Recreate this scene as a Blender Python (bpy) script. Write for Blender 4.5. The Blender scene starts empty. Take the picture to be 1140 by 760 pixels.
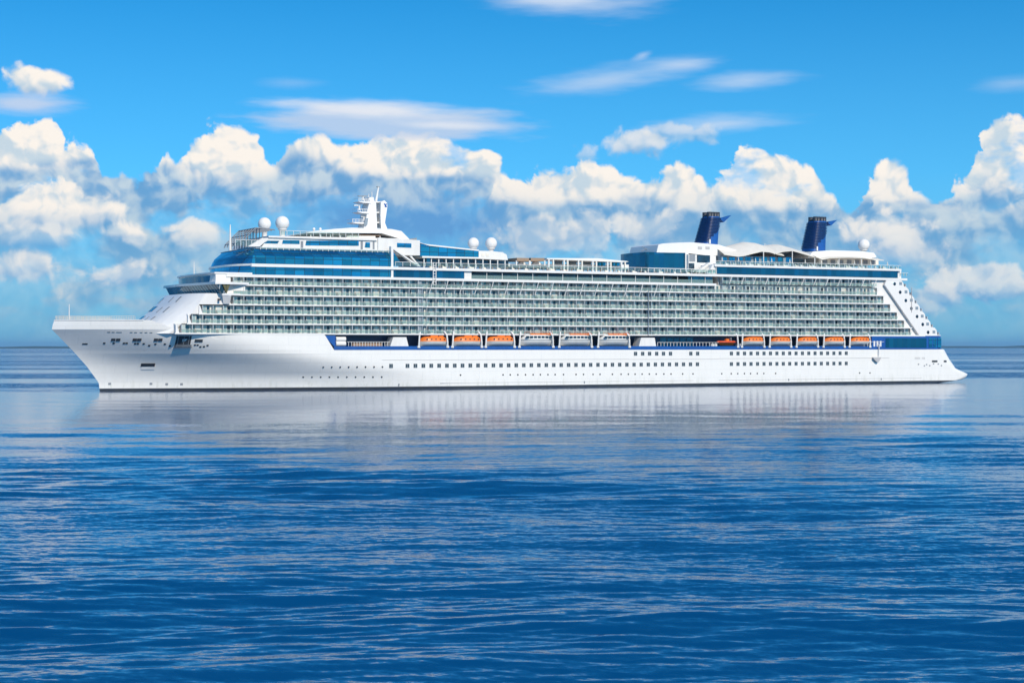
import bpy, bmesh, math, random
import numpy as np
from mathutils import Vector, Matrix
random.seed(7)
rng = np.random.default_rng(7)
R = math.radians
scene = bpy.context.scene
COL = scene.collection

# ------------------------------------------------------------------ camera
FPX, HX, HY = 1951.0, 570.0, 385.0          # focal length in photo pixels, principal column, horizon row
CAMH = 12.76
cam_d = bpy.data.cameras.new("camera")
cam_d.sensor_width = 36.0
cam_d.lens = 36.0 * FPX / 1140.0
cam_d.shift_y = 5.0 / 1140.0
cam_d.clip_start = 1.0
cam_d.clip_end = 400000.0
cam = bpy.data.objects.new("camera", cam_d)
cam.location = (0, 0, CAMH)
cam.rotation_euler = (R(90), 0, 0)
COL.objects.link(cam)
scene.camera = cam

# ------------------------------------------------------------------ node helpers
class NT:
    """Tiny expression layer over a node tree."""
    def __init__(self, tree):
        self.t = tree
    def new(self, typ, **kw):
        n = self.t.nodes.new(typ)
        for k, v in kw.items():
            setattr(n, k, v)
        return n
    def put(self, sock, v):
        if isinstance(v, S):
            self.t.links.new(v.s, sock)
        elif v is not None:
            if isinstance(v, (tuple, list)) and len(v) == 3 and sock.type == 'RGBA':
                v = (*v, 1.0)
            sock.default_value = v
    def math(self, op, a, b=None, c=None, clamp=False):
        n = self.new('ShaderNodeMath', operation=op, use_clamp=clamp)
        self.put(n.inputs[0], a)
        if b is not None: self.put(n.inputs[1], b)
        if c is not None: self.put(n.inputs[2], c)
        return S(self, n.outputs[0])
    def vmath(self, op, a, b=None, scale=None):
        n = self.new('ShaderNodeVectorMath', operation=op)
        self.put(n.inputs[0], a)
        if b is not None: self.put(n.inputs[1], b)
        if scale is not None: self.put(n.inputs['Scale'], scale)
        return S(self, n.outputs['Value'] if op in ('LENGTH', 'DOT_PRODUCT') else n.outputs[0])
    def sep(self, v):
        n = self.new('ShaderNodeSeparateXYZ'); self.put(n.inputs[0], v)
        return [S(self, o) for o in n.outputs]
    def comb(self, x, y, z):
        n = self.new('ShaderNodeCombineXYZ')
        for i, v in enumerate((x, y, z)): self.put(n.inputs[i], v)
        return S(self, n.outputs[0])
    def noise(self, vec, scale, detail=4, rough=0.5, lac=2.0, dist=0.0, color=False, dim='3D'):
        n = self.new('ShaderNodeTexNoise', noise_dimensions=dim)
        self.put(n.inputs['Vector'], vec)
        n.inputs['Scale'].default_value = scale; n.inputs['Detail'].default_value = detail
        n.inputs['Roughness'].default_value = rough; n.inputs['Lacunarity'].default_value = lac
        n.inputs['Distortion'].default_value = dist
        return S(self, n.outputs['Color' if color else 'Fac'])
    def voro(self, vec, scale, detail=2, rough=0.5, smooth=0.6, lac=2.1):
        n = self.new('ShaderNodeTexVoronoi', feature='SMOOTH_F1', voronoi_dimensions='2D')
        n.normalize = True
        self.put(n.inputs['Vector'], vec)
        n.inputs['Scale'].default_value = scale; n.inputs['Detail'].default_value = detail
        n.inputs['Roughness'].default_value = rough; n.inputs['Smoothness'].default_value = smooth
        n.inputs['Lacunarity'].default_value = lac
        return S(self, n.outputs['Distance'])
    def ss(self, x, a, b):
        n = self.new('ShaderNodeMapRange', interpolation_type='SMOOTHSTEP')
        self.put(n.inputs['Value'], x); self.put(n.inputs['From Min'], a); self.put(n.inputs['From Max'], b)
        return S(self, n.outputs[0])
    def lin(self, x, a, b, c=0.0, d=1.0):
        n = self.new('ShaderNodeMapRange')
        self.put(n.inputs['Value'], x); self.put(n.inputs['From Min'], a); self.put(n.inputs['From Max'], b)
        self.put(n.inputs['To Min'], c); self.put(n.inputs['To Max'], d)
        return S(self, n.outputs[0])
    def mix(self, f, a, b, blend='MIX'):
        n = self.new('ShaderNodeMix', data_type='RGBA', blend_type=blend)
        self.put(n.inputs[0], f); self.put(n.inputs[6], a); self.put(n.inputs[7], b)
        return S(self, n.outputs[2])
    def curve(self, x, pts):
        """piecewise curve through pts (x in 0..1)"""
        n = self.new('ShaderNodeFloatCurve')
        cm = n.mapping; cm.use_clip = False
        c = cm.curves[0]
        pts = sorted(pts)
        c.points[0].location = pts[0]; c.points[-1].location = pts[-1]
        for p in pts[1:-1]: c.points.new(*p)
        for p in c.points: p.handle_type = 'AUTO_CLAMPED'
        cm.update()
        self.put(n.inputs['Value'], x)
        return S(self, n.outputs[0])
class S:
    def __init__(self, nt, s): self.nt, self.s = nt, s
    def __add__(self, o): return self.nt.math('ADD', self, o)
    __radd__ = __add__
    def __sub__(self, o): return self.nt.math('SUBTRACT', self, o)
    def __rsub__(self, o): return self.nt.math('SUBTRACT', o, self)
    def __mul__(self, o): return self.nt.math('MULTIPLY', self, o)
    __rmul__ = __mul__
    def __truediv__(self, o): return self.nt.math('DIVIDE', self, o)
    def __rtruediv__(self, o): return self.nt.math('DIVIDE', o, self)
    def max(self, o): return self.nt.math('MAXIMUM', self, o)
    def min(self, o): return self.nt.math('MINIMUM', self, o)

# ------------------------------------------------------------------ sun and sky
SUN_DIR = Vector((0.42, -0.74, 0.60)).normalized()
SUN_EL = math.asin(SUN_DIR.z)
SUN_AZ = math.atan2(SUN_DIR.x, SUN_DIR.y)          # clockwise from +Y
sun_d = bpy.data.lights.new("sun", 'SUN')
sun_d.energy = 4.3
sun_d.angle = R(0.5)
sun_d.color = (1.0, 0.90, 0.76)
sun = bpy.data.objects.new("sun", sun_d)
sun.rotation_euler = SUN_DIR.to_track_quat('Z', 'Y').to_euler()
COL.objects.link(sun)

world = bpy.data.worlds.new("World")
scene.world = world
world.use_nodes = True
wt = world.node_tree
wt.nodes.clear()
W = NT(wt)
tc = W.new('ShaderNodeTexCoord')
dirv = S(W, tc.outputs['Generated'])
dx, dy, dz = W.sep(dirv)
hyp = W.math('SQRT', dx * dx + dy * dy)
U = W.math('ARCTAN2', dx, dy) * (FPX / 100.0)       # azimuth, 1 unit = 100 photo pixels
V = W.math('ARCTAN2', dz, hyp) * (FPX / 100.0)      # elevation
sky = W.new('ShaderNodeTexSky', sky_type='NISHITA')
sky.sun_disc = False
sky.sun_elevation = SUN_EL
sky.sun_rotation = SUN_AZ
sky.air_density = 1.0; sky.dust_density = 0.3; sky.ozone_density = 3.0
sky.altitude = 0.0
# read the clear sky a little higher up than the view: a clean, deep maritime air
W.put(sky.inputs['Vector'], W.vmath('NORMALIZE', W.comb(dx, dy, W.math('ABSOLUTE', dz) * 2.2 + 0.06)))
skyc = S(W, sky.outputs[0])
hs = W.new('ShaderNodeHueSaturation')
hs.inputs['Saturation'].default_value = 1.25
hs.inputs['Hue'].default_value = 0.492
W.put(hs.inputs['Color'], skyc)
skyc = W.vmath('MULTIPLY', S(W, hs.outputs[0]), (0.44, 1.80, 2.08))

def top_curve(pts, lo=0.0, hi=3.0):
    """outline of a cloud bank: photo (x, y) pairs -> height above the horizon over azimuth"""
    q = []
    for x, y in pts:
        a = math.atan((x - HX) / FPX) * FPX / 100.0
        q.append(((a + 6.0) / 12.0, (HY - y) / 100.0 / 3.0))
    return W.curve((U + RAG + 6.0) / 12.0, q) * 3.0

P = W.comb(U, V, 0.0)
warp = W.vmath('SUBTRACT', W.noise(P, 1.3, 2, 0.5, color=True), (0.5, 0.5, 0.5))
warp2 = W.vmath('SUBTRACT', W.noise(P, 7.0, 2, 0.5, color=True), (0.5, 0.5, 0.5))
Pw = W.vmath('ADD', W.vmath('ADD', P, W.vmath('SCALE', warp, scale=0.45)), W.vmath('SCALE', warp2, scale=0.09))
def puffs(v):
    big = W.voro(v, 1.55, 0.0, 0.5, 0.55)
    mid = W.voro(v, 3.9, 1.6, 0.55, 0.3)
    return big * 0.62 + mid * 0.36
pf = puffs(Pw)                        # 0 at lump centres
pf2 = puffs(W.vmath('ADD', Pw, (0.05, 0.10, 0.0)))
fb = W.noise(Pw, 4.0, 6, 0.62) - 0.5
fbl = W.noise(P, 0.8, 2, 0.5) - 0.5
RAG = fb * 0.30 + W.sep(warp)[0] * 0.45 + (pf - 0.36) * 0.25     # ragged flanks
relief = (pf2 - pf)                   # >0 where the sunward neighbour lies deeper
LIT, MID, SHD = (10.0, 9.3, 8.5), (5.8, 7.0, 7.9), (1.45, 3.75, 6.8)
def cloud_colour(shade, rel, k=3.2, bias=0.55):
    l = rel * k + bias + fb * 0.6
    l = W.math('MULTIPLY', l, 1.0, clamp=True)
    a = W.mix(W.ss(l, 0.15, 0.8), MID, LIT)
    b = W.mix(W.ss(l, 0.1, 1.1), SHD, MID)
    return W.mix(shade, a, b)
def over(base, alpha, colr): return W.mix(alpha, base, colr)

c = skyc
# thin pale haze low over the sea
hz = W.math('POWER', W.math('SUBTRACT', 1.0, W.math('DIVIDE', W.math('ABSOLUTE', V), 4.1), clamp=True), 1.35)
c = W.mix(hz * 0.80, c, (1.9, 5.3, 7.5))

# high lens-shaped clouds and streaks: (x, y, half length, half thickness, tilt, strength)
def streak(c, x, y, a, b, tilt, k, colr, soft=1.0):
    ux = math.atan((x - HX) / FPX) * FPX / 100.0; vy = (HY - y) / 100.0
    du = U - ux; dv = V - vy
    ct, st = math.cos(tilt), math.sin(tilt)
    r = (du * ct + dv * st) / (a / 100.0)
    s_ = (dv * ct - du * st) / (b / 100.0)
    nn = W.noise(W.comb(U * 0.8, V * 4.5, x * 0.013), 1.4, 3, 0.6) - 0.5
    d = 1.0 - W.math('SQRT', r * r + s_ * s_) + nn * 1.0
    al = W.ss(d, 0.0, soft) * k
    return W.mix(al, c, colr), s_
c, _ = streak(c, 640, 6, 135, 26, -0.04, 0.72, (6.4, 7.4, 9.0), 1.1)
c, _ = streak(c, 620, 4, 80, 12, 0.0, 0.4, (8.6, 8.9, 9.4), 1.1)
c, _ = streak(c, 685, 90, 140, 21, 0.13, 0.7, (5.4, 6.9, 8.9), 1.1)
c, _ = streak(c, 760, 76, 55, 10, 0.05, 0.5, (6.6, 7.6, 9.1), 1.1)
c, _ = streak(c, 715, 66, 16, 6, 0.3, 0.5, (6.6, 7.6, 9.1), 1.1)
c, _ = streak(c, 830, 94, 80, 14, 0.02, 0.62, (6.2, 7.4, 9.0), 1.1)
c, _ = streak(c, 800, 141, 110, 15, 0.05, 0.65, (6.6, 7.6, 9.0), 1.1)
c, _ = streak(c, 325, 97, 55, 9, 0.0, 0.22, (5.6, 7.0, 8.8), 1.1)
c, _ = streak(c, 1130, 106, 60, 12, 0.05, 0.35, (6.0, 7.2, 8.8), 1.1)

def blob(x, y, a, b):
    ux = math.atan((x - HX) / FPX) * FPX / 100.0; vy = (HY - y) / 100.0
    du = (U - ux) * (100.0 / a); dv = (V - vy) * (100.0 / b)
    return W.math('EXPONENT', (du * du + dv * dv) * -1.0)
def total(lst):
    r = None
    for x, y, a, b, k in lst:
        t = blob(x, y, a, b) * k
        r = t if r is None else r + t
    return r
# broad blue-grey bases of the cloud bank, where it is thick and the sun does not reach
dark = total([(400, 236, 115, 36, 1.6), (505, 242, 80, 34, 1.7), (345, 200, 40, 26, 0.45), (640, 243, 90, 18, 1.2), (120, 262, 130, 26, 1.1),
              (265, 262, 70, 26, 1.0), (760, 262, 110, 26, 0.6), (885, 246, 45, 14, 1.3), (1000, 250, 50, 25, 0.35),
              (1110, 270, 60, 18, 0.7), (110, 190, 70, 14, 0.5), (165, 198, 60, 16, 0.8), (30, 207, 60, 11, 0.7), (135, 222, 90, 14, 0.7), (1060, 238, 50, 18, 0.7), (958, 242, 40, 20, 0.6), (330, 190, 22, 30, 0.4)])
# and the heads that stand in full sun
bright = total([(260, 180, 60, 34, 0.6), (470, 185, 70, 28, 0.6), (590, 212, 34, 22, 0.6), (25, 170, 45, 26, 0.5), (100, 172, 40, 14, 0.4),
                (845, 188, 50, 24, 0.6), (1115, 185, 40, 40, 0.6), (75, 225, 40, 22, 0.6), (20, 245, 30, 14, 0.5), (880, 226, 50, 14, 0.5),
                (990, 200, 35, 14, 0.4), (1010, 225, 40, 14, 0.4), (215, 260, 30, 14, 0.4), (665, 205, 40, 16, 0.4)])
def bank(c, pts, rough=1.0, fade=(1.0, 1.6), keep=0.35, shade0=0.35, shade1=1.0, edge=0.075, bias=0.62, k=3.2, patch=None, vmax=1.0, dk=1.1, holes=0.0):
    h = top_curve(pts) - V
    d = h + (0.36 - pf) * 0.62 * rough + fb * 0.36 * rough
    al = W.ss(d, 0.0, edge) * vmax
    al = al * (1.0 - W.ss(h + fbl * 0.6, fade[0], fade[1]) * (1.0 - keep))
    if patch is not None: al = al * patch
    if holes: al = al * (1.0 - W.ss(hole + W.ss(h, 0.2, 0.9) * 0.10, 0.56, 0.70) * holes)
    sh = W.ss(h * 0.8 + fbl * 0.6 + fb * 0.6 + (pf - 0.36) * 0.7 + dark * dk - bright * 0.9 + W.ss(V, 2.0, 1.35) * 0.35, shade0, shade1)
    return over(c, al, cloud_colour(sh, relief, k, bias))

# far, low clouds first: two broken rows seen through the gaps of the big bank
low1 = [(-60,285),(0,285),(30,262),(60,300),(110,292),(150,297),(200,300),(260,290),(330,285),(420,300),(520,262),(600,255),(680,250),(760,240),(830,262),(900,250),(960,240),(1010,225),(1060,250),(1140,240),(1200,240)]
low2 = [(-60,330),(0,325),(60,335),(120,308),(160,318),(220,335),(300,330),(700,320),(940,325),(1000,325),(1040,308),(1090,300),(1140,310),(1200,310)]
main = [(-60,172),(0,164),(12,150),(38,142),(60,146),(70,172),(82,162),(100,164),(110,186),(122,200),(150,204),(168,200),(180,180),(192,186),(204,172),(230,160),(250,142),(268,146),(288,154),(302,178),(312,168),(340,160),(380,163),(405,157),(430,152),(470,152),(500,156),(526,166),(546,180),(560,198),(575,204),(598,186),(612,182),(626,190),(640,186),(680,190),(705,200),(725,200),(742,190),(768,192),(790,202),(810,192),(824,170),(838,162),(850,174),(870,188),(893,192),(908,210),(922,228),(934,240),(945,242),(956,222),(968,198),(985,182),(1002,188),(1018,205),(1035,228),(1052,226),(1064,210),(1080,198),(1094,168),(1106,150),(1120,150),(1150,152),(1200,165)]
hole = W.noise(W.comb(U, V * 1.5, 9.1), 1.25, 4, 0.6)
gaps = W.noise(W.comb(U, V * 2.2, 3.7), 1.5, 4, 0.55)
heads = [(-60,250),(0,238),(20,228),(40,226),(55,212),(80,208),(100,218),(118,236),(134,262),(160,272),(182,262),(205,246),(230,242),(250,258),(270,285),(330,300),(460,300),(500,275),(530,240),(552,212),(575,202),(600,206),(625,214),(650,205),(680,197),(705,206),(720,222),(735,214),(760,206),(790,214),(815,206),(840,214),(870,222),(900,222),(920,236),(930,262),(950,260),(965,236),(990,218),(1020,216),(1050,232),(1080,236),(1110,226),(1140,232),(1200,240)]
c = bank(c, main, fade=(0.6, 1.25), keep=0.30, edge=0.09, shade0=0.05, shade1=0.95, bias=0.56, k=4.2, holes=0.6)
c = bank(c, heads, rough=1.3, fade=(0.25, 0.75), keep=0.2, shade0=0.0, shade1=0.7, bias=0.56, k=3.8, edge=0.12, vmax=0.95, dk=0.35, holes=0.5)
c = bank(c, low1, rough=1.9, fade=(0.25, 0.8), keep=0.1, shade0=0.05, shade1=0.75, bias=0.45, edge=0.16, patch=W.ss(gaps - dark * 0.10, 0.40, 0.60), vmax=0.85)
c = bank(c, low2, rough=1.9, fade=(0.12, 0.45), keep=0.0, shade0=0.1, shade1=0.8, bias=0.42, edge=0.16, patch=W.ss(gaps, 0.42, 0.62), vmax=0.75)
# the last kilometres of sea air over everything low
lowhz = W.math('POWER', W.math('SUBTRACT', 1.0, W.math('DIVIDE', W.math('ABSOLUTE', V), 1.9), clamp=True), 1.1)
c = W.mix(lowhz * 0.75, c, (1.8, 4.4, 6.4))
# small cumulus heads above the bank
def puff(c, x, y, a, b, k=1.0, sh=0.0):
    ux = math.atan((x - HX) / FPX) * FPX / 100.0; vy = (HY - y) / 100.0
    du = (U - ux) / (a / 100.0); dv = (V - vy) / (b / 100.0)
    h = 1.0 - W.math('SQRT', du * du + dv * dv)
    d = h * (b / 100.0) + (0.36 - pf) * 0.5 + fb * 0.2
    al = W.ss(d, 0.0, 0.09) * k
    s2 = W.ss(h * 0.0 - dv + fb, -0.1, 0.9) * 0.8 + sh
    return over(c, al, cloud_colour(s2, relief))
deep = total([(385, 238, 62, 24, .75), (500, 246, 62, 24, .95), (440, 258, 90, 18, .5)]) * W.lin(fb + relief * 0.8, -0.3, 0.3, 1.35, 0.45)
c = W.mix(W.math('MULTIPLY', deep, 1.0, clamp=True), c, (1.25, 3.5, 6.9))  # cloud shadow mixed into the sky colour as dark blue patches
for x, y, a, b, k, sh in ((75, 236, 52, 24, .95, 0), (22, 300, 36, 18, .85, .2), (130, 308, 44, 18, .85, .25), (131, 262, 17, 7, .9, 0),
                          (215, 258, 34, 18, .8, .1), (35, 268, 40, 14, .6, .3), (600, 268, 44, 22, .7, .3), (655, 262, 30, 26, .7, .25), (715, 255, 40, 24, .75, .25),
                          (1092, 316, 55, 20, .75, .35), (1050, 332, 30, 13, .6, .4), (985, 262, 42, 22, .8, .1), (1015, 285, 40, 14, .6, .3)):
    c = puff(c, x, y, a, b, k, sh)
c = puff(c, 36, 105, 27, 15)
c = puff(c, 702, 160, 34, 17, 0.8, .15)
c = puff(c, 745, 148, 40, 10, 0.55, .3)
c = puff(c, 653, 171, 12, 7, 0.5, .3)
c, _ = streak(c, 30, 127, 70, 17, 0.02, 0.9, (5.6, 6.7, 8.6), 0.9)
# the big lens cloud over the bank, lit above and grey below
c, sl = streak(c, 430, 138, 185, 25, -0.02, 0.85, (5.3, 6.5, 8.4), 0.55)
c, _ = streak(c, 412, 124, 140, 15, -0.02, 0.8, (8.6, 8.7, 9.1), 0.9)
c, _ = streak(c, 500, 141, 85, 7, -0.03, 0.7, (8.2, 8.5, 9.1), 1.0)

bg = W.new('ShaderNodeBackground')
bg.inputs['Strength'].default_value = 0.1
W.put(bg.inputs['Color'], c)
wo = W.new('ShaderNodeOutputWorld')
wt.links.new(bg.outputs[0], wo.inputs[0])
world.cycles.sampling_method = 'MANUAL'
world.cycles.sample_map_resolution = 512

scene.view_settings.view_transform = 'Standard'
scene.view_settings.look = 'None'
scene.view_settings.gamma = 1.0
scene.view_settings.exposure = 0.0
scene.view_settings.use_curve_mapping = False
try:
    scene.cycles.use_denoising = True
    scene.cycles.max_bounces = 8
    scene.cycles.transparent_max_bounces = 12
except Exception:
    pass

# ------------------------------------------------------------------ ship frame
# local axes: x from bow to stern, y from centreline (-y is the port side we see), z up from the water
TH = R(27.0)
XV = HX + FPX / math.tan(R(90) - TH) * 1.0
XV = HX + FPX / math.tan(TH)
KK = 317.0 * math.sin(TH) / (1 / (XV - 1080) - 1 / (XV - 57))
HB = 18.4                                       # half beam
_z0 = KK / (XV - 57); _x0 = (57 - HX) / FPX * _z0
DX, DY = math.cos(TH), math.sin(TH)
ORG = (_x0 - HB * DY, _z0 + HB * DX)
def at(px, py, ly=-HB):
    """photo pixel -> (x, z) in ship coordinates on the vertical plane y = ly"""
    ox, oy = ORG[0] - ly * DY, ORG[1] + ly * DX
    k = (px - HX) / FPX
    s = (k * oy - ox) / (DX - k * DY)
    Z = oy + s * DY
    return s, CAMH + (HY - py) / FPX * Z
def LX(px, ly=-HB): return at(px, HY, ly)[0]
def LZ(px, py, ly=-HB): return at(px, py, ly)[1]
DK = [16.2, 18.9, 21.6, 24.3, 27.0, 29.8, 32.6, 35.6, 38.8]     # balcony deck heights

# ------------------------------------------------------------------ mesh builder
class MB:
    def __init__(self): self.v, self.f, self.m, self.sm = [], [], [], []
    def add(self, vs, fs, m=0, smooth=False):
        o = len(self.v); self.v += [tuple(p) for p in vs]
        for f in fs:
            self.f.append([i + o for i in f]); self.m.append(m); self.sm.append(smooth)
    def box(self, x0, x1, y0, y1, z0, z1, m=0):
        if x1 < x0: x0, x1 = x1, x0
        if y1 < y0: y0, y1 = y1, y0
        self.add([(x0,y0,z0),(x1,y0,z0),(x1,y1,z0),(x0,y1,z0),(x0,y0,z1),(x1,y0,z1),(x1,y1,z1),(x0,y1,z1)],
                 [(0,3,2,1),(4,5,6,7),(0,1,5,4),(1,2,6,5),(2,3,7,6),(3,0,4,7)], m)
    def prism(self, poly, y0, y1, m=0):
        """poly = [(x, z)...]; extruded from y0 to y1"""
        n = len(poly)
        a = sum(poly[i][0] * poly[(i+1) % n][1] - poly[(i+1) % n][0] * poly[i][1] for i in range(n))
        if a < 0: poly = poly[::-1]
        vs = [(x, y0, z) for x, z in poly] + [(x, y1, z) for x, z in poly]
        fs = [tuple(range(n)), tuple(range(2*n-1, n-1, -1))] + [(i, i+n, (i+1) % n + n, (i+1) % n) for i in range(n)]
        self.add(vs, fs, m)
    def plate(self, poly, z0, z1, m=0, top=None):
        """poly = [(x, y)...]; from z0 to z1, optional other outline on top"""
        n = len(poly)
        a = sum(poly[i][0] * poly[(i+1) % n][1] - poly[(i+1) % n][0] * poly[i][1] for i in range(n))
        tp = top or poly
        if a < 0: poly, tp = poly[::-1], tp[::-1]
        vs = [(x, y, z0) for x, y in poly] + [(x, y, z1) for x, y in tp]
        fs = [tuple(range(n-1, -1, -1)), tuple(range(n, 2*n))] + [(i, (i+1) % n, (i+1) % n + n, i+n) for i in range(n)]
        self.add(vs, fs, m)
    def tube(self, a, b, r0, r1=None, n=8, m=0, smooth=True):
        r1 = r0 if r1 is None else r1
        a, b = Vector(a), Vector(b); d = (b - a).normalized()
        u = d.orthogonal().normalized(); w = d.cross(u)
        vs = []
        for p, r in ((a, r0), (b, r1)):
            for i in range(n):
                t = 2 * math.pi * i / n
                vs.append(p + u * (r * math.cos(t)) + w * (r * math.sin(t)))
        self.add(vs, [(i, (i+1) % n, (i+1) % n + n, i+n) for i in range(n)], m, smooth)
        self.add(vs[:n], [tuple(range(n-1, -1, -1))], m); self.add(vs[n:], [tuple(range(n))], m)
    def lathe(self, prof, c=(0,0,0), n=20, m=0, smooth=True, sx=1.0, sy=1.0):
        vs = []
        for r, z in prof:
            for i in range(n):
                t = 2 * math.pi * i / n
                vs.append((c[0] + r * math.cos(t) * sx, c[1] + r * math.sin(t) * sy, c[2] + z))
        fs = [(k*n+i, k*n+(i+1) % n, (k+1)*n+(i+1) % n, (k+1)*n+i) for k in range(len(prof)-1) for i in range(n)]
        self.add(vs, fs, m, smooth)
    def grid(self, rows, m=0, smooth=True, flip=False):
        nr, nc = len(rows), len(rows[0])
        vs = [p for r in rows for p in r]
        fs = []
        for i in range(nr-1):
            for j in range(nc-1):
                q = (i*nc+j, i*nc+j+1, (i+1)*nc+j+1, (i+1)*nc+j)
                fs.append(q[::-1] if flip else q)
        self.add(vs, fs, m, smooth)
    def mesh(self, name, mats):
        me = bpy.data.meshes.new(name)
        me.from_pydata(self.v, [], self.f)
        for mt in (mats if isinstance(mats, (list, tuple)) else [mats]): me.materials.append(mt)
        me.polygons.foreach_set('material_index', self.m)
        me.polygons.foreach_set('use_smooth', self.sm)
        me.update()
        return me
    def build(self, name, mats, parent=None, loc=(0,0,0)):
        return link(name, self.mesh(name, mats), parent, loc)
def link(name, me, parent=None, loc=(0,0,0)):
    o = bpy.data.objects.new(name, me); COL.objects.link(o)
    o.parent = parent; o.location = loc
    return o
def tag(o, label=None, cat=None, group=None, kind=None):
    if label: o['label'] = label
    if cat: o['category'] = cat
    if group: o['group'] = group
    if kind: o['kind'] = kind
    return o
def empty(name, loc=(0,0,0), rz=0.0):
    o = bpy.data.objects.new(name, None); COL.objects.link(o)
    o.location = loc; o.rotation_euler = (0, 0, rz); o.empty_display_size = 1
    return o

ship = empty('cruise_ship', (ORG[0], ORG[1], 0), TH)
tag(ship, 'white cruise ship with navy funnels and rows of balconies lying on calm blue water', 'cruise ship')

# ------------------------------------------------------------------ materials
def seams(m):
    n = NT(m.node_tree); b = m.node_tree.nodes['Principled BSDF']
    t = n.new('ShaderNodeTexCoord'); t.object = ship
    v = S(n, t.outputs['Object']); x, y, z = n.sep(v)
    fx = n.math('FRACT', x / 9.3 + n.math('FLOOR', z / 2.6) * 0.37); fz = n.math('FRACT', z / 2.6)
    ln = n.math('MAXIMUM', n.math('LESS_THAN', fx, 0.02), n.math('LESS_THAN', fz, 0.05))
    st = n.noise(n.comb(x, y, z * 0.10), 0.9, 5, 0.7)
    low = (1.0 - n.ss(z, 0.6, 4.2)) * n.ss(st, 0.47, 0.70)
    old = b.inputs['Base Color'].links[0].from_socket
    c1 = n.mix(ln * 0.16, S(n, old), (0.45, 0.46, 0.47))
    c2 = n.mix(low * 0.45, c1, (0.50, 0.49, 0.40))
    n.put(b.inputs['Base Color'], c2)
    bp_ = n.new('ShaderNodeBump'); bp_.inputs['Strength'].default_value = 0.25; bp_.inputs['Distance'].default_value = 0.05
    n.put(bp_.inputs['Height'], n.noise(v, 0.35, 2, 0.5)); m.node_tree.links.new(bp_.outputs[0], b.inputs['Normal'])
def mat(name, base=(0.8,0.8,0.8), rough=0.4, metal=0.0, coat=0.0, spec=0.5, vary=None, bump=0.0):
    m = bpy.data.materials.new(name); m.use_nodes = True
    n = NT(m.node_tree); b = m.node_tree.nodes['Principled BSDF']
    b.inputs['Base Color'].default_value = (*base, 1)
    b.inputs['Roughness'].default_value = rough; b.inputs['Metallic'].default_value = metal
    b.inputs['Coat Weight'].default_value = coat; b.inputs['Specular IOR Level'].default_value = spec
    if vary:
        t = n.new('ShaderNodeTexCoord'); t.object = ship
        v = S(n, t.outputs['Object'])
        x, y, z = n.sep(v)
        f1 = n.noise(n.comb(x * 1.0, y * 1.0, z * 0.18), 0.55, 6, 0.65)       # streaks running down
        f2 = n.noise(v, 0.09, 4, 0.55)
        f = n.ss(f1 * 0.6 + f2 * 0.4, 0.35, 0.68)
        col = n.mix(f, vary, base)
        n.put(b.inputs['Base Color'], col)
        n.put(b.inputs['Roughness'], n.lin(f2, 0.3, 0.7, rough + 0.12, rough - 0.06))
    return m
WHITE = mat('white_paint', (0.82, 0.785, 0.745), 0.32, coat=0.15, vary=(0.77, 0.74, 0.70))
HULLW = mat('hull_white_paint', (0.82, 0.785, 0.74), 0.33, coat=0.15, vary=(0.78, 0.75, 0.70)); seams(HULLW)
WHITE2 = mat('white_deckhouse_paint', (0.80, 0.77, 0.73), 0.45, vary=(0.70, 0.67, 0.63))
CREAM = mat('cream_canvas', (0.78, 0.72, 0.62), 0.8, vary=(0.70, 0.64, 0.55))
GREY = mat('grey_steel', (0.28, 0.30, 0.32), 0.5, vary=(0.2, 0.21, 0.23))
DARK = mat('dark_recess', (0.03, 0.033, 0.04), 0.6)
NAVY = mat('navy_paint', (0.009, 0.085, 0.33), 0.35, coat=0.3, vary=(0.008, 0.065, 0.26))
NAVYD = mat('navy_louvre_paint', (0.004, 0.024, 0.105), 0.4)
BOOT = mat('boot_paint', (0.018, 0.02, 0.032), 0.45, vary=(0.03, 0.035, 0.04))
ORANGE = mat('orange_fibreglass', (0.85, 0.20, 0.012), 0.35, coat=0.3, vary=(0.72, 0.17, 0.012))
RED = mat('orange_red_rubber', (0.70, 0.085, 0.02), 0.5)
BOATW = mat('boat_white_fibreglass', (0.80, 0.77, 0.72), 0.3, coat=0.3, vary=(0.68, 0.67, 0.63))
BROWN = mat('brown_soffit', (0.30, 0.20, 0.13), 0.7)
TEAK = mat('teak_deck', (0.32, 0.24, 0.16), 0.7, vary=(0.26, 0.19, 0.13))
DIVID = mat('balcony_divider', (0.62, 0.64, 0.63), 0.6)
EDGE = mat('handrail_wood', (0.46, 0.43, 0.39), 0.6)
GREYBLUE = mat('blue_grey_panel', (0.22, 0.27, 0.31), 0.5)
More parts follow.
